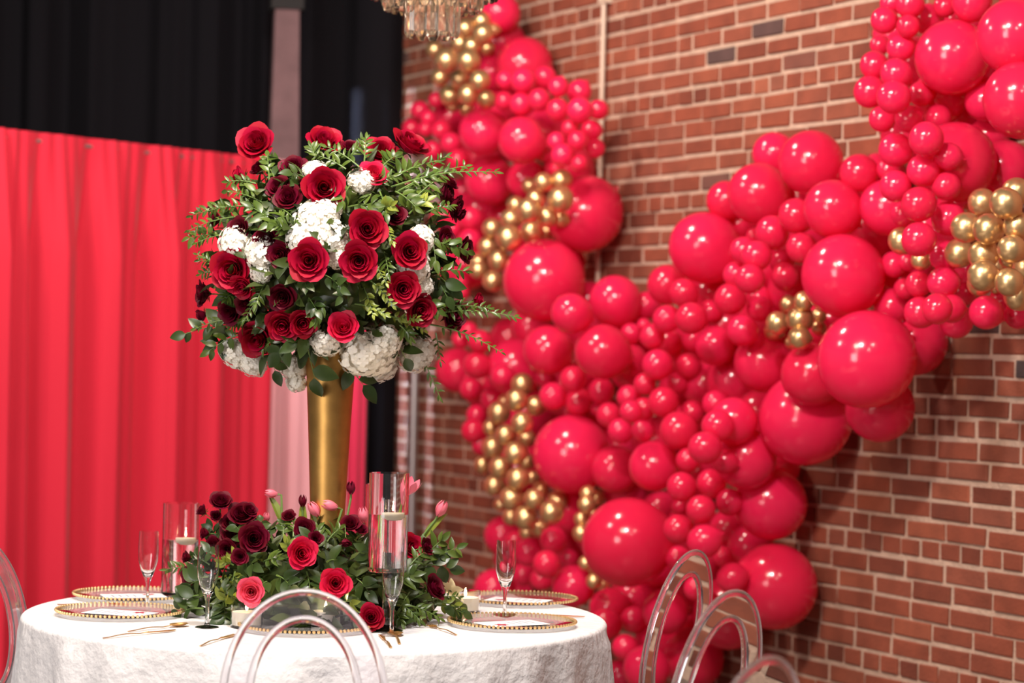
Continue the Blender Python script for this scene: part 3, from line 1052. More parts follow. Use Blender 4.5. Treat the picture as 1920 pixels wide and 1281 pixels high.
# ---- greenery of the tall bouquet
L1 = 'slender glossy green sprig trailing from the tall bouquet towards the balloons'
L2 = 'small leaved green sprig spreading over the red drape side of the tall bouquet'
L3 = 'leafy green sprig rising from the top of the tall bouquet'
L4 = 'large dark green leaves under the tall bouquet around the vase rim'
L5 = 'short green sprig among the flowers of the tall bouquet'
L6 = 'feathery lime green sprig among the roses of the tall bouquet'


def top_sprig(bx, by, tx, ty, kind, n, size, label, sag=0.1, ko=0.75):
    X, Y = tp(bx, by)
    X2, Y2 = tp(tx, ty)
    b, _ = TOP.spot(X, Y, 0.85)
    t_, _ = TOP.spot(X2, Y2, 1.02)
    t_ = at(X2, Y2, t_.y * 0.5 + b.y * 0.5 - 0.03)
    sprig('greenery_sprig', kind, b, t_, n, size, label, 'set of each ' + label, sag)


for a in [(980, 310, 1460, 245, 'narrow', 20, .030), (1010, 330, 1320, 215, 'narrow', 14, .03), (1050, 400, 1230, 250, 'mid', 10, .035), (1020, 330, 1180, 330, 'mid', 9, .036),
          (1130, 880, 1545, 890, 'narrow', 22, .028), (1140, 920, 1480, 1050, 'narrow', 16, .022), (1120, 860, 1420, 850, 'narrow', 16, .028), (1080, 1010, 1200, 1250, 'narrow', 13, .026),
          (1180, 960, 1200, 1090, 'narrow', 8, .024), (1180, 720, 1230, 800, 'broad', 3, .055)]:
    top_sprig(*a, L1)
for a in [(420, 400, 85, 440, 'narrow', 20, .028), (360, 440, 75, 505, 'narrow', 16, .026), (300, 520, 110, 560, 'narrow', 12, .026), (260, 700, 115, 610, 'narrow', 11, .024),
          (300, 930, 60, 965, 'broad', 4, .06), (330, 960, 170, 1040, 'mid', 6, .045), (300, 900, 110, 940, 'narrow', 9, .028), (470, 420, 270, 330, 'narrow', 12, .03), (450, 470, 360, 400, 'mid', 6, .045), (200, 690, 130, 700, 'narrow', 7, .024)]:
    top_sprig(*a, L2)
for a in [(850, 230, 690, 130, 'narrow', 12, .034), (860, 220, 870, 95, 'narrow', 8, .034), (780, 230, 650, 170, 'narrow', 9, .034), (440, 300, 430, 170, 'mid', 6, .034), (420, 340, 250, 330, 'mid', 6, .034),
          (980, 280, 1080, 220, 'mid', 7, .042), (940, 300, 1200, 190, 'narrow', 12, .032), (600, 270, 540, 250, 'broad', 4, .05), (470, 290, 430, 210, 'broad', 3, .045), (900, 300, 990, 260, 'narrow', 9, .034), (1050, 330, 1230, 170, 'narrow', 9, .03)]:
    top_sprig(*a, L3)
for a in [(560, 960, 480, 1050, 'broad', 3, .075), (600, 1000, 640, 1165, 'broad', 2, .085), (760, 1090, 860, 1195, 'broad', 2, .08), (980, 960, 1045, 1075, 'broad', 2, .065), (420, 1020, 465, 1130, 'broad', 2, .06), (640, 960, 560, 1000, 'broad', 3, .07), (300, 960, 200, 1010, 'broad', 3, .06)]:
    top_sprig(*a, L4)
for a in [(560, 700, 610, 740, 'broad', 5, .045), (680, 700, 760, 760, 'broad', 5, .045), (520, 440, 440, 470, 'mid', 5, .05), (790, 400, 900, 390, 'mid', 6, .045), (930, 330, 960, 430, 'mid', 7, .042), (830, 700, 760, 800, 'broad', 5, .04),
          (420, 740, 380, 830, 'narrow', 9, .032), (950, 600, 970, 700, 'narrow', 9, .03), (600, 790, 650, 860, 'broad', 5, .04), (1150, 480, 1180, 640, 'mid', 5, .05), (400, 800, 330, 900, 'narrow', 9, .03), (690, 820, 640, 900, 'mid', 6, .036), (540, 520, 470, 480, 'narrow', 9, .034),
          (1180, 700, 1250, 760, 'broad', 3, .06), (800, 300, 760, 380, 'mid', 6, .045), (1000, 330, 1090, 400, 'mid', 8, .04), (470, 400, 560, 460, 'narrow', 9, .034)]:
    top_sprig(*a, L5)
for a in [(880, 720, 990, 840, 'lime', 12, .022), (860, 760, 900, 880, 'lime', 12, .022), (820, 830, 960, 880, 'lime', 12, .022), (900, 650, 960, 740, 'lime', 10, .022), (950, 880, 1130, 950, 'lime', 14, .022), (940, 470, 990, 560, 'lime', 12, .022), (930, 430, 980, 390, 'lime', 7, .036), (1060, 430, 1140, 370, 'lime', 6, .04), (1000, 900, 1100, 900, 'lime', 10, .022)]:
    top_sprig(*a, L6)

for k in range(20):
    an = 2 * PI * k / 20 + 0.12
    cx_, cy_ = 700 + 470 * math.cos(an), 610 - 430 * math.sin(an)
    tx_, ty_ = 700 + 610 * math.cos(an) * rnd.uniform(.92, 1.05), 610 - 500 * math.sin(an) * rnd.uniform(.92, 1.05)
    if ty_ > 1050:
        continue
    top_sprig(cx_, cy_, tx_ + rnd.uniform(-60, 60), ty_ + rnd.uniform(-40, 60), 'narrow' if k % 3 else 'mid', 11, .032 if k % 3 else .04, L5)

# ---- low centrepiece; crop pixels (origin 300,860, scale 3.2)


def lp(x, y):
    return 300 + x / 3.2, 860 + y / 3.2


LOW_LBL = {
    'd': 'deep maroon rose rising from the low centrepiece', 'b': 'dark rose bud leaning out of the low centrepiece', 'r': 'crimson rose low in the centrepiece leaves',
    'h1': 'bright coral red rose in the middle of the centrepiece', 'h2': 'hot pink rose on the front of the centrepiece', 'pk': 'pale edged pink rose above the votive candle', 'w': 'dark red rose drooping over the edge of the centrepiece',
}
for (x, y, r, kind, ax, lk) in [
    (365, 258, 72, 'dark', (.1, -.6, .7), 'd'), (250, 312, 52, 'bud', (-.8, -.4, .7), 'b'), (335, 345, 48, 'bud', (-.1, -.9, .4), 'd'), (490, 335, 82, 'dark', (.1, -.8, .6), 'd'), (565, 482, 96, 'dark', (.15, -1, .15), 'd'),
    (440, 455, 80, 'dark', (-.2, -1, .3), 'd'), (400, 545, 62, 'dark', (0, -1, 0), 'd'), (265, 447, 54, 'bud', (-1, -.4, .1), 'b'), (158, 592, 50, 'bud', (-.9, -.5, .2), 'b'), (170, 705, 58, 'dark', (-.7, -.8, -.2), 'b'),
    (868, 425, 72, 'dark', (.2, -.9, .4), 'd'), (850, 570, 88, 'hot', (.35, -1, .15), 'h1'), (545, 800, 80, 'pink', (0, -1, .05), 'pk'), (1055, 748, 86, 'hot', (.1, -1, .15), 'h2'), (1268, 952, 76, 'red', (.1, -1, .25), 'r'),
    (1115, 505, 50, 'bud', (.1, -.5, -1), 'b'), (1140, 392, 62, 'dark', (.0, -.7, .6), 'd'), (1512, 530, 74, 'red', (.5, -.8, .3), 'r'), (1600, 525, 52, 'dark', (.7, -.5, .3), 'd'), (1645, 775, 84, 'dark', (.8, -.4, .5), 'w'), (772, 345, 46, 'dark', None, 'd'), (1205, 425, 44, 'dark', None, 'd'), (420, 385, 58, 'dark', (-.1, -.9, .5), 'd'), (530, 400, 60, 'dark', (.2, -.8, .5), 'd'), (320, 520, 56, 'dark', (-.3, -1, .2), 'd'), (480, 590, 52, 'dark', (0, -1, .1), 'd'), (540, 310, 50, 'dark', (.4, -.6, .6), 'd'), (935, 480, 46, 'dark', (.2, -.9, .3), 'd')]:
    X, Y = lp(x, y)
    p, n = LOW.spot(X, Y, 1.10)
    if ax is None:
        ax = n * .6 + TO_CAM * .5
    p = at(X, Y, p.y - (0.07 if lk in 'db' else 0.025))
    rose(kind, p, Vector(ax), r / 3.2 * p.y / F * 1.04, LOW_LBL[lk], 'set of each ' + LOW_LBL[lk])


# tulips
def tulip_petal(k, op):
    an0 = k * PI / 3

    def fn(uu, v):
        u = uu * 2 - 1
        wv = math.sin(PI * (0.08 + 0.87 * v)) ** 0.8
        rad = (0.30 if k % 2 else 0.34) * math.sin(PI * min(1, 0.12 + 0.70 * v)) + op * v * v
        an = an0 + u * 0.62 * wv
        return (rad * math.cos(an), rad * math.sin(an), v - 0.06 * u * u * v)
    return MB().grid(fn, 4, 7)


TUL = {False: [tulip_petal(k, 0.0).mesh('petal', M_TULIP) for k in range(6)], True: [tulip_petal(k, 0.35).mesh('petal', M_TULIP) for k in range(6)],
       'red': [tulip_petal(k, 0.05).mesh('petal', M_PETAL_DARK) for k in range(6)]}
tlv, tlf = leaf_geo(0.13, 0.7, 0.3, 8)
ME_TULLEAF = mesh('leaf', tlv, tlf, M_LEAF_LIME)
for (x, y, dx, dy, ln, kind, leaf, lbl) in [
    (705, 215, -1, -.15, 78, False, (.6, .9), 'pink tulip bud pointing sideways before the drape stretch painted as lit'), (855, 290, 0, -1, 74, 'red', (0, 1), 'dark red tulip rising beside the gold vase foot'), (950, 345, -.6, -.9, 100, False, (.6, 1), 'pale pink tulip leaning on the gold vase'),
    (1065, 295, -1, -.3, 100, False, None, 'striped pink tulip lying across the gold vase'), (1145, 215, 0, -1, 80, 'red', None, 'wine red tulip standing between the vase and the candle cylinders'), (1225, 385, -.1, -1, 100, False, None, 'bright pink tulip beside the candle cylinder'),
    (1490, 215, .35, -1, 100, True, (.1, 1), 'open pink tulip behind the candle cylinder'), (1665, 345, .5, -1, 105, False, (-.5, 1), 'pink tulip reaching over the brick wall side of the centrepiece'), (640, 380, 0, -1, 62, False, None, 'small closed pink tulip among the maroon roses')]:
    X, Y = lp(x, y)
    p, _ = LOW.spot(X, Y, .5)
    sc = ln / 3.2 * p.y / F
    ax = Vector((dx, -.25, -dy))
    t = thing('tulip', lbl, 'tulip', frame(p, ax, rnd.uniform(0, 6), sc))
    for me in TUL[kind]:
        link('petal', me, t)
    Mi = t.matrix_basis.inverted()
    foot = LOW.c + Vector(((p.x - LOW.c.x) * .7, (p.y - LOW.c.y) * .5, .08))
    mid = p * .5 + foot * .5 + Vector((0, -.01, .02))
    back = p - ax.normalized() * sc * .3
    link('stem', MB().tube([Mi @ p, Mi @ back, Mi @ mid, Mi @ foot], 0.0032 / sc, 6).mesh('stem', M_STEM), t)
    if leaf:
        lb = foot * .35 + p * .65
        ld = (p - foot).normalized() + Vector((-leaf[0] * .3, -.1, .1))
        link('leaf', ME_TULLEAF, t, Mi @ leaf_matrix(lb, ld, Vector((leaf[0], -1, .4)), 0.085))

# cream lily at the edge
X, Y = lp(1740, 800)
p, n = LOW.spot(X, Y, .8)
t = thing('cream_lily', 'cream lily lying at the edge of the low centrepiece', 'lily', frame(p, (.5, -.5, .6), 0, .042))
for k in range(6):
    an = k * PI / 3
    link('petal', mesh('petal', *leaf_geo(.26, .4, .45), M_LILY), t, leaf_matrix((0, 0, 0), (math.cos(an), math.sin(an), .6), (0, 0, 1), 1.0))
link('throat', MB().lathe([(0, -.35), (.10, -.2), (.14, .05), (0, .1)], 8).mesh('throat', M_STEM), t)

K1 = 'broad leaved green branch in the low centrepiece'
K2 = 'slim leaved green sprig reaching out of the low centrepiece'
K3 = 'yellow green leafy sprig in the low centrepiece'


def low_sprig(bx, by, tx, ty, kind, n, size, label, sag=.1):
    X, Y = lp(bx, by)
    X2, Y2 = lp(tx, ty)
    b, _ = LOW.spot(X, Y, .85)
    t_, _ = LOW.spot(X2, Y2, 1.03)
    t_ = at(X2, Y2, t_.y * .5 + b.y * .5 - .02)
    t_.z = max(t_.z, TZ + .012)
    b.z = max(b.z, TZ + .02)
    sprig('centrepiece_sprig', kind, b, t_, n, size, label, 'set of each ' + label, sag)


for a in [(380, 560, 310, 420, 'broad', 6, .045), (420, 620, 260, 560, 'broad', 6, .05), (560, 560, 450, 400, 'broad', 6, .042), (300, 640, 190, 600, 'broad', 6, .045), (600, 520, 600, 380, 'broad', 6, .042), (230, 820, 130, 860, 'broad', 5, .06), (260, 900, 110, 930, 'broad', 4, .058), (380, 860, 390, 990, 'broad', 5, .062), (640, 740, 600, 770, 'broad', 4, .06), (700, 700, 790, 770, 'broad', 5, .058), (880, 680, 900, 780, 'broad', 5, .055), (480, 600, 560, 640, 'broad', 5, .055),
          (1180, 720, 1250, 800, 'broad', 5, .058), (1150, 840, 1180, 960, 'broad', 4, .055), (1330, 640, 1240, 560, 'broad', 4, .055), (960, 560, 900, 480, 'broad', 4, .055), (660, 480, 640, 420, 'broad', 4, .05), (1560, 640, 1740, 660, 'broad', 4, .06), (1660, 880, 1820, 930, 'broad', 4, .05), (290, 720, 170, 760, 'broad', 4, .055), (450, 680, 430, 760, 'broad', 5, .055), (1000, 620, 1060, 610, 'broad', 4, .05)]:
    low_sprig(*a, K1)
for a in [(1550, 640, 1690, 490, 'mid', 6, .05), (1580, 650, 1785, 535, 'mid', 7, .045), (1500, 640, 1590, 560, 'narrow', 8, .036), (220, 660, 40, 665, 'narrow', 10, .03), (1420, 860, 1560, 970, 'narrow', 12, .032), (1480, 880, 1680, 960, 'narrow', 13, .03), (1580, 860, 1800, 830, 'narrow', 13, .024), (1400, 900, 1450, 990, 'narrow', 10, .032), (1420, 740, 1520, 700, 'mid', 6, .045),
          (740, 470, 740, 380, 'mid', 7, .034), (800, 470, 800, 370, 'mid', 7, .032), (980, 520, 940, 420, 'mid', 6, .04), (1300, 760, 1400, 800, 'mid', 7, .042), (1000, 500, 1080, 420, 'narrow', 8, .04), (620, 620, 700, 600, 'narrow', 8, .036), (1500, 800, 1440, 900, 'narrow', 12, .03)]:
    low_sprig(*a, K2)
for a in [(440, 640, 380, 620, 'lime', 6, .034), (470, 650, 450, 580, 'lime', 5, .036), (420, 700, 480, 740, 'lime', 10, .024), (350, 720, 420, 740, 'lime', 9, .024), (780, 600, 760, 510, 'lime', 5, .036), (760, 600, 830, 580, 'lime', 4, .036), (1660, 860, 1800, 900, 'lime', 5, .042), (400, 900, 380, 830, 'lime', 3, .05), (1080, 870, 1150, 860, 'lime', 3, .045)]:
    low_sprig(*a, K3)

# ------------------------------------------------------------------ table setting


def charger(x, y, label):
    p = tpt(x, y)
    t = thing('charger_plate', label, 'charger plate', T(p), 'beaded glass charger plates on the table')
    prof_ = [(0, .001), (.10, .001), (.11, .003), (.160, .011), (.163, .013), (.160, .0145), (.108, .0065), (.098, .0045), (0, .0045)]
    link('plate', MB().lathe(prof_, 64).mesh('plate', M_GLASS), t)
    m = MB()
    nb = 88
    bp = [(0, -1), (.7, -.7), (1, 0), (.7, .7), (0, 1)]
    for k in range(nb):
        an = 2 * PI * k / nb
        m.lathe([(r * .0044, z * .0044) for r, z in bp], 6, T((.163 * math.cos(an), .163 * math.sin(an), .0145)))
    link('beaded_rim', m.mesh('beaded_rim', M_BEAD), t)
    return p


def card(p, rot, label):
    t = thing('menu_card', label, 'card', T((p.x, p.y, p.z + .006)) @ Matrix.Rotation(rot, 4, 'Z'), 'printed menu cards on the charger plates')
    link('paper', MB().box((-.05, -.085, 0), (.05, .085, .0012)).mesh('paper', M_CARD, False), t)
    m = MB()
    for k in range(6):
        an = k * PI / 3
        m.add([(0, 0, 0), (.012 * math.cos(an - .5), .012 * math.sin(an - .5), 0), (.022 * math.cos(an), .022 * math.sin(an), 0), (.012 * math.cos(an + .5), .012 * math.sin(an + .5), 0)], [(0, 1, 2, 3)], T((.022, -.045, .0016)))
    link('printed_flower', m.mesh('printed_flower', M_PRINT, False), t)
    m = MB()
    for k in range(4):
        m.add([(-.03, .055 - .02 * k, .0016), (.02, .055 - .02 * k, .0016), (.02, .060 - .02 * k, .0016), (-.03, .060 - .02 * k, .0016)], [(0, 1, 2, 3)])
    link('printed_lines', m.mesh('printed_lines', M_PRINT_BLUE, False), t)


for (x, y, lb, rot) in ((225, 1154, 'charger plate beside the spoon and knife near the table rim', 1.2), (250, 1122, 'charger plate under the candle cylinder against the red drape', 1.9), (572, 1182, 'charger plate in front of the clear chair back', 0.2),
                        (960, 1174, 'charger plate beside the fork on the balloon side', -1.0), (972, 1130, 'charger plate at the far rim before the balloons', -1.9)):
    pc = charger(x, y, 'clear glass gold beaded ' + lb)
    if x != 572:
        card(pc, rot, 'white menu card with red flower on the ' + lb.replace('charger plate ', 'plate ').replace('against the red drape', 'by the drape').replace(' near the table rim', ''))


def flute(x, y, label, h=0.205):
    p = tpt(x, y)
    t = thing('champagne_flute', label, 'champagne flute', T(p), 'empty champagne flutes on the table')
    k = h / .205
    pr = [(0, 0), (.029, 0), (.030, .0015), (.026, .003), (.008, .006), (.0052, .012), (.0048, .04), (.0055, .065), (.009, .078), (.0185, .100), (.0255, .125), (.0272, .150), (.0262, .180), (.0252, .205),
          (.0244, .205), (.0254, .180), (.0262, .150), (.0244, .127), (.0172, .103), (.008, .086), (0, .083)]
    link('glass', MB().lathe([(r * k, z * k) for r, z in pr], 36).mesh('glass', M_GLASS), t)


flute(276, 1141, 'champagne flute standing before the candle cylinder by the red drape')
flute(388, 1177, 'champagne flute beside the glowing votive candle')
flute(734, 1192, 'champagne flute in front of the footed candle cylinder')
flute(946, 1160, 'champagne flute between the two plates on the balloon side')


def cylinder_candle(p, R, h, hw, label, clabel, stem=0.0, off=(0.02, 0)):
    t = thing('candle_cylinder', label, 'candle holder', T(p))
    z0 = stem
    if stem:
        pr = [(0, 0), (.042, 0), (.043, .003), (.03, .006), (.013, .014), (.010, .03), (.010, stem - .02), (.018, stem - .006), (.03, stem), (0, stem)]
        link('foot', MB().lathe(pr, 32).mesh('foot', M_GLASS), t)
    pr = [(0, z0), (R - .002, z0), (R, z0 + .003), (R, z0 + h), (R - .0035, z0 + h), (R - .0035, z0 + .012), (0, z0 + .012)]
    link('glass', MB().lathe(pr, 48).mesh('glass', M_GLASS), t)
    pr = [(0, z0 + .0118), (R - .0033, z0 + .0118), (R - .0033, z0 + hw), (0, z0 + hw)]
    link('water', MB().lathe(pr, 48).mesh('water', M_WATER, False), t)
    c = thing('floating_candle', clabel, 'candle', T(Vector(p) + Vector((off[0], off[1], z0 + hw - .014))))
    link('wax', MB().lathe([(0, 0), (.014, .001), (.024, .008), (.028, .016), (.027, .020), (.018, .020), (0, .018)], 28).mesh('wax', M_WAX), c)
    link('wick', MB().tube([(0, 0, .017), (.001, 0, .027)], .0008, 5).mesh('wick', M_WICK), c)
    link('flame', MB().lathe([(0, .023), (.002, .025), (.0030, .029), (.0022, .035), (.0010, .040), (0, .043)], 10).mesh('flame', M_FLAME), c)
    l = bpy.data.lights.new('candle_glow', 'POINT')
    l.energy = 1.4
    l.color = (1, .7, .4)
    l.shadow_soft_size = .0015
    lo = bpy.data.objects.new('candle_glow', l)
    COL.objects.link(lo)
    lo.parent = c
    lo.location = (0, 0, .046)


p = tpt(336, 1117)
cylinder_candle(p, .0505, .258, .158, 'clear glass candle cylinder with water before the red drape', 'lit white floating candle in the cylinder before the red drape', 0, (.016, -.01))
p = at(726, 1072, 6.02)
p.z = TZ
stem = at(726, 1072, 6.02).z - TZ
cylinder_candle(p, .0495, .246, .144, 'footed clear glass candle cylinder behind a champagne flute', 'lit white floating candle in the footed cylinder', stem, (.012, -.012))
p = at(716, 1040, 6.62)
zt_ = at(716, 908, 6.62).z
p.z = TZ
cylinder_candle(p, .048, zt_ - TZ, .15, 'tallest glass cylinder standing behind the footed candle cylinder', 'lit white floating candle deep in the tallest cylinder')


def votive(p, label):
    t = thing('votive_candle', label, 'candle', T(p), 'votive candles on the table')
    pr = [(0, 0), (.037, 0), (.040, .003), (.041, .058), (.0385, .058), (.0375, .006), (0, .006)]
    link('holder', MB().lathe(pr, 36).mesh('holder', M_GLASS), t)
    link('wax', MB().lathe([(0, .007), (.036, .007), (.0365, .040), (0, .038)], 28).mesh('wax', M_WAX), t)
    link('flame', MB().lathe([(0, .042), (.003, .045), (.0042, .050), (.003, .057), (0, .066)], 10).mesh('flame', M_FLAME), t)
    l = bpy.data.lights.new('votive_glow', 'POINT')
    l.energy = 0.45
    l.color = (1, .74, .45)
    l.shadow_soft_size = .0015
    lo = bpy.data.objects.new('votive_glow', l)
    COL.objects.link(lo)
    lo.parent = t
    lo.location = (0, 0, .069)


votive(tpt(462, 1177), 'glowing votive candle in clear glass below the pink rose')
votive(tpt(872, 1148), 'glowing votive candle beyond the lily at the centrepiece edge')
votive(tpt(610, 1176), 'glowing votive candle behind the clear chair back')


# cutlery: local +X runs from handle end to working end
def handle(m, x0, x1, w0=.0035, w1=.0022, th=.0016):
    n = 10
    pts = []
    for i in range(n + 1):
        q = i / n
        x = x0 + (x1 - x0) * q
        w = w0 + (w1 - w0) * q
        z = .002 + .004 * math.sin(PI * q) ** 2 + .004 * max(0, q - .8) * 5
        pts.append((x, w, z))
    v = []
    f = []
    for (x, w, z) in pts:
        v += [(x, -w, z), (x, 0, z + th * .6), (x, w, z), (x, 0, z - th)]
    for i in range(n):
        for k in range(4):
            a = i * 4 + k
            b = i * 4 + (k + 1) % 4
            f.append((a, b, b + 4, a + 4))
    f += [(3, 2, 1, 0), tuple(n * 4 + k for k in range(4))]
    m.add(v, f)


mh = MB()
handle(mh, 0, .145)
ME_HANDLE = mh.mesh('handle', M_CUTLERY)


def bowl_fn(uu, vv):
    u = uu * 2 - 1
    x = .143 + .058 * vv
    w = .0195 * math.sin(PI * (.06 + .90 * vv)) ** .7
    return (x, u * w, .0075 - .0065 * (1 - u * u) * math.sin(PI * min(1, .15 + .8 * vv)))


ME_BOWL = MB().grid(bowl_fn, 8, 10).mesh('bowl', M_CUTLERY)
m = MB()


def tine_base(uu, vv):
    u = uu * 2 - 1
    return (.143 + .026 * vv, u * (.003 + .0085 * math.sin(vv * PI / 2)), .006 - .004 * math.sin(vv * PI))


m.grid(tine_base, 4, 5)
ME_FORKBASE = m.mesh('fork_base', M_CUTLERY)
ME_TINE = MB().tube([(.167, 0, .0055), (.185, 0, .0035), (.208, 0, .006)], [.0014, .0013, .0005], 6).mesh('tine', M_CUTLERY)
m = MB()
m.add([(.14, -.003, .003), (.20, -.009, .002), (.232, -.004, .002), (.236, .004, .002), (.14, .004, .003), (.14, -.003, .0045), (.20, -.009, .0026), (.232, -.004, .0026), (.236, .004, .0036), (.14, .004, .005)],
      [(4, 3, 2, 1, 0), (5, 6, 7, 8, 9), (0, 1, 6, 5), (1, 2, 7, 6), (2, 3, 8, 7), (3, 4, 9, 8), (4, 0, 5, 9)])
ME_BLADE = m.mesh('blade', M_CUTLERY, False)


def cutlery(kind, xh, yh, xw, yw, label, cat):
    a = tpt(xh, yh)
    b = tpt(xw, yw)
    ang = math.atan2(b.y - a.y, b.x - a.x)
    d = Vector((math.cos(ang), math.sin(ang), 0))
    ln = {'spoon': .2, 'fork': .208, 'knife': .235}[kind]
    base = Vector((b.x, b.y, TZ + .001)) - d * ln
    t = thing(kind, label, cat, T(base) @ Matrix.Rotation(ang, 4, 'Z'), 'gold cutlery on the table')
    link('handle', ME_HANDLE, t)
    if kind == 'spoon':
        link('bowl', ME_BOWL, t)
    elif kind == 'fork':
        fh = link('fork_head', ME_FORKBASE, t)
        for k in range(4):
            link('tine', ME_TINE, fh, T((0, (k - 1.5) * .0066, 0)))
    else:
        link('blade', ME_BLADE, t)


cutlery('spoon', 213, 1189, 352, 1174, 'slim gold spoon lying before the plate near the table rim', 'spoon')
cutlery('knife', 228, 1195, 330, 1184, 'slim gold knife lying beside the spoon near the table rim', 'knife')
cutlery('fork', 122, 1136, 246, 1142, 'slim gold fork lying behind the plate near the table rim', 'fork')
cutlery('knife', 398, 1206, 440, 1192, 'slim gold knife lying beside the votive candle', 'knife')
cutlery('spoon', 752, 1216, 740, 1190, 'slim gold spoon lying at the foot of a champagne flute', 'spoon')
cutlery('knife', 733, 1216, 712, 1193, 'slim gold knife lying beside the spoon and the champagne flute', 'knife')
cutlery('fork', 905, 1209, 800, 1174, 'slim gold fork lying between two plates on the balloon side', 'fork')
cutlery('knife', 1010, 1156, 1096, 1159, 'slim knife lying between the flute and the far table rim', 'knife')


# ------------------------------------------------------------------ clear chairs
def ring_mesh(name, rx, rz, tube, mat, n=72, seg=12):
    return MB().tube([(rx * math.cos(2 * PI * k / n), 0, rz * math.sin(2 * PI * k / n)) for k in range(n)], tube, seg, None, True).mesh(name, mat)


def web_mesh(ox, oz, ix, iz, th, mat, n=72):
    v = []
    f = []
    for k in range(n):
        a = 2 * PI * k / n
        c, s = math.cos(a), math.sin(a)
        v += [(ox * c, -th, oz * s), (ix * c, -th, iz * s), (ix * c, th, iz * s), (ox * c, th, oz * s)]
    for k in range(n):
        a = k * 4
        b = ((k + 1) % n) * 4
        for q in range(4):
            f.append((a + q, a + (q + 1) % 4, b + (q + 1) % 4, b + q))
    return mesh(name_ := 'back_panel', v, f, mat)


OX, OZ, IX, IZ = .171, .235, .116, .178
ME_OUT = ring_mesh('outer_ring', OX, OZ, .0085, M_ACRYLIC)
ME_IN = ring_mesh('inner_ring', IX, IZ, .0085, M_ACRYLIC)
ME_WEB = web_mesh(OX - .0075, OZ - .0075, IX + .0075, IZ + .0075, .003, M_ACRYLIC)


def seat_geo():
    m = MB()
    pr = []
    n = 40
    v = []
    f = []
    rowsz = [(0.0, 0.0), (.97, 0.0), (1.0, .012), (.97, .024), (0.0, .020)]
    for (k, z) in rowsz[1:4]:
        for i in range(n):
            a = 2 * PI * i / n
            ex = .5
            x = .18 * k * math.copysign(abs(math.cos(a)) ** ex, math.cos(a))
            y = .17 * k * math.copysign(abs(math.sin(a)) ** ex, math.sin(a))
            v.append((x, y, z))
    for j in range(2):
        for i in range(n):
            a = j * n + i
            b = j * n + (i + 1) % n
            f.append((a, b, b + n, a + n))
    f.append(tuple(range(n))[::-1])
    f.append(tuple(2 * n + i for i in range(n)))
    return m.add(v, f).mesh('seat', M_ACRYLIC)


ME_SEAT = seat_geo()
ME_LEG = MB().tube([(0, 0, 0), (0, 0, .25), (0, 0, .452)], [.011, .014, .017], 12).mesh('leg', M_ACRYLIC)


def chair(top, facing, label, lean=0.20, sc=1.0):
    """top: world point of the top of the back ring; facing: horizontal direction the sitter looks"""
    f = Vector((facing[0], facing[1], 0)).normalized()
    ang = math.atan2(f.y, f.x) - PI / 2
    # local: sitter looks along +Y, back ring at y = -0.20 leaning backward
    hz = 0.722
    loc_top = Vector((0, -.17 - math.sin(lean) * OZ, hz + math.cos(lean) * OZ))
    R = Matrix.Rotation(ang, 4, 'Z')
    w = R @ loc_top
    root = thing('clear_chair', label, 'chair', T((top.x - w.x, top.y - w.y, 0)) @ R)
    B = T((0, -.17, hz)) @ Matrix.Rotation(lean, 4, 'X')
    bk_ = link('backrest', ME_OUT, root, B)
    link('inner_ring', ME_IN, bk_)
    link('clear_panel', ME_WEB, bk_)
    link('seat', ME_SEAT, root, T((0, 0, .445)))
    for sx in (-1, 1):
        for sy in (-1, 1):
            link('leg', ME_LEG, root, T((sx * .145, sy * .135, 0)))
    return loc_top.z


CH = 0.722 + math.cos(.2) * OZ


def chair_px(x, y, facing, label, lean=.2):
    chair(on_plane_z(x, y, CH), facing, label, lean)


chair_px(572, 1114, (0.0, 1), 'clear acrylic oval back chair in front of the laid table', .12)
chair_px(1302, 1036, (-.86, .50), 'clear acrylic oval back chair beside the table next to the balloons')
chair_px(1376, 1112, (-.80, .60), 'clear acrylic oval back chair overlapping another chair before the balloons')
chair_px(1440, 1238, (-.80, .60), 'clear acrylic oval back chair low by the brick wall with only its top showing')
chair_px(-58, 1004, (.86, -.5), 'clear acrylic oval back chair at the table before the red drape')

# ------------------------------------------------------------------ chandelier
CHD = at(811, 40, 7.0)
ch = thing('crystal_chandelier', 'tiered crystal chandelier with faceted glass prisms hanging from the ceiling', 'chandelier', T((CHD.x, CHD.y, 0)))


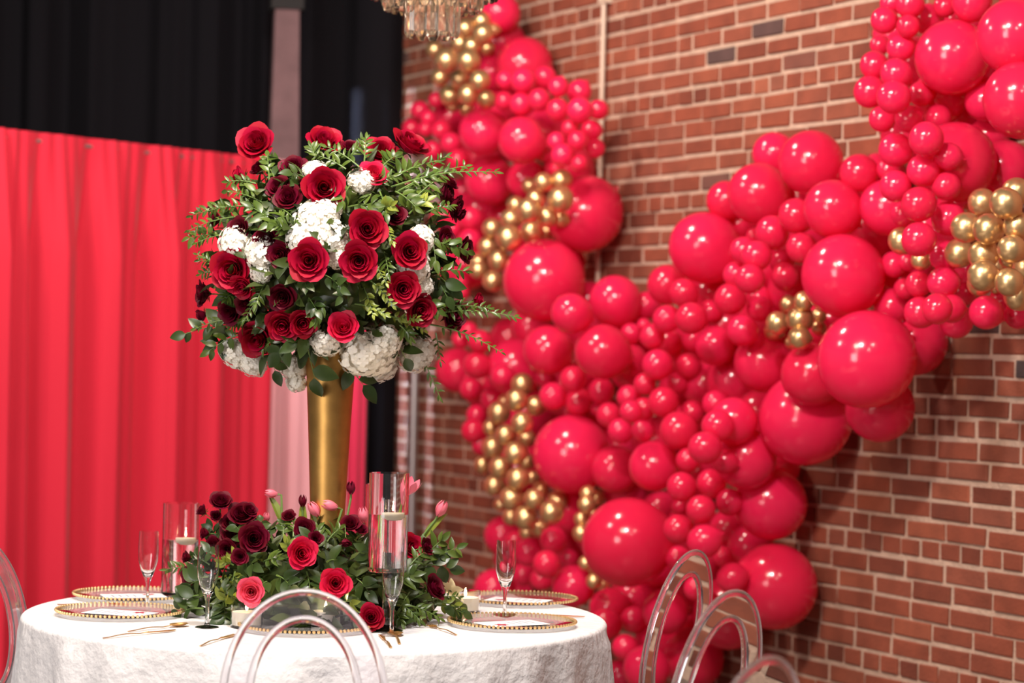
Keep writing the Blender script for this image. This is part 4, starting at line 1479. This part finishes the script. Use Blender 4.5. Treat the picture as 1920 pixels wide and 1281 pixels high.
def prism(h, w, name):
    d = w * .30
    c = w * .45
    ring = [(-w / 2, 0), (-w / 4, -d), (w / 4, -d), (w / 2, 0), (w / 4, d), (-w / 4, d)]
    v = [(x, y, h) for x, y in ring] + [(x, y, c) for x, y in ring] + [(x * .55, y * .35, 0) for x, y in ring]
    f = [tuple(range(6))[::-1][::-1], tuple(range(12, 18))[::-1]]
    for j in range(2):
        for i in range(6):
            k = (i + 1) % 6
            f.append((j * 6 + i, j * 6 + 6 + i, j * 6 + 6 + k, j * 6 + k))
    return MB().add(v, f).mesh(name, M_CRYSTAL, False)


for (R, yb, h, cnt) in ((.070, 72, .20, 12), (.1365, 22, .22, 22), (.185, -2, .24, 30)):
    zb = at(811, yb, 7.0).z
    me = prism(h, 2 * PI * R / cnt * .98, 'crystal_prism')
    tier = link('tier', MB().tube([(R * math.cos(2 * PI * k / 40), R * math.sin(2 * PI * k / 40), zb + h) for k in range(40)], .006, 8, None, True).mesh('tier', M_GOLD), ch)
    for k in range(cnt):
        an = 2 * PI * k / cnt
        link('crystal_prism', me, tier, T((R * math.cos(an), R * math.sin(an), zb)) @ Matrix.Rotation(an + PI / 2, 4, 'Z'))
    link('spoke', MB().box((-R, -.004, zb + h - .003), (R, .004, zb + h + .003)).mesh('spoke', M_GOLD, False), ch)
link('rod', MB().tube([(0, 0, at(811, 78, 7.0).z + .19), (0, 0, CEIL)], .008, 10).mesh('rod', M_GOLD), ch)
link('canopy', MB().lathe([(0, CEIL - .05), (.05, CEIL - .04), (.06, CEIL), (0, CEIL)], 24).mesh('canopy', M_GOLD), ch)
l = bpy.data.lights.new('chandelier_bulb', 'POINT')
l.energy = 9
l.color = (1, .85, .65)
l.shadow_soft_size = .03
lo = bpy.data.objects.new('chandelier_bulb', l)
COL.objects.link(lo)
lo.parent = ch
lo.location = (0, 0, at(811, 10, 7.0).z + .12)

# ------------------------------------------------------------------ look-alikes few enough to rank by height get labels of their own
ORD = ['highest', 'second highest', 'third highest', 'fourth highest', 'fifth highest', 'sixth highest', 'seventh highest', 'eighth highest', 'ninth highest', 'tenth highest', 'eleventh highest', 'twelfth highest']
sets = {}
for o in COL.objects:
    if o.parent is None and 'category' in o and 'label' in o:
        sets.setdefault(o['label'], []).append(o)
for lb, objs in sets.items():
    if 2 <= len(objs) <= 12:
        objs.sort(key=lambda q: -q.matrix_basis.translation.z)
        for i, q in enumerate(objs):
            w_ = 'lowest' if i == len(objs) - 1 else ORD[i]
            q['label'] = w_ + ' ' + lb
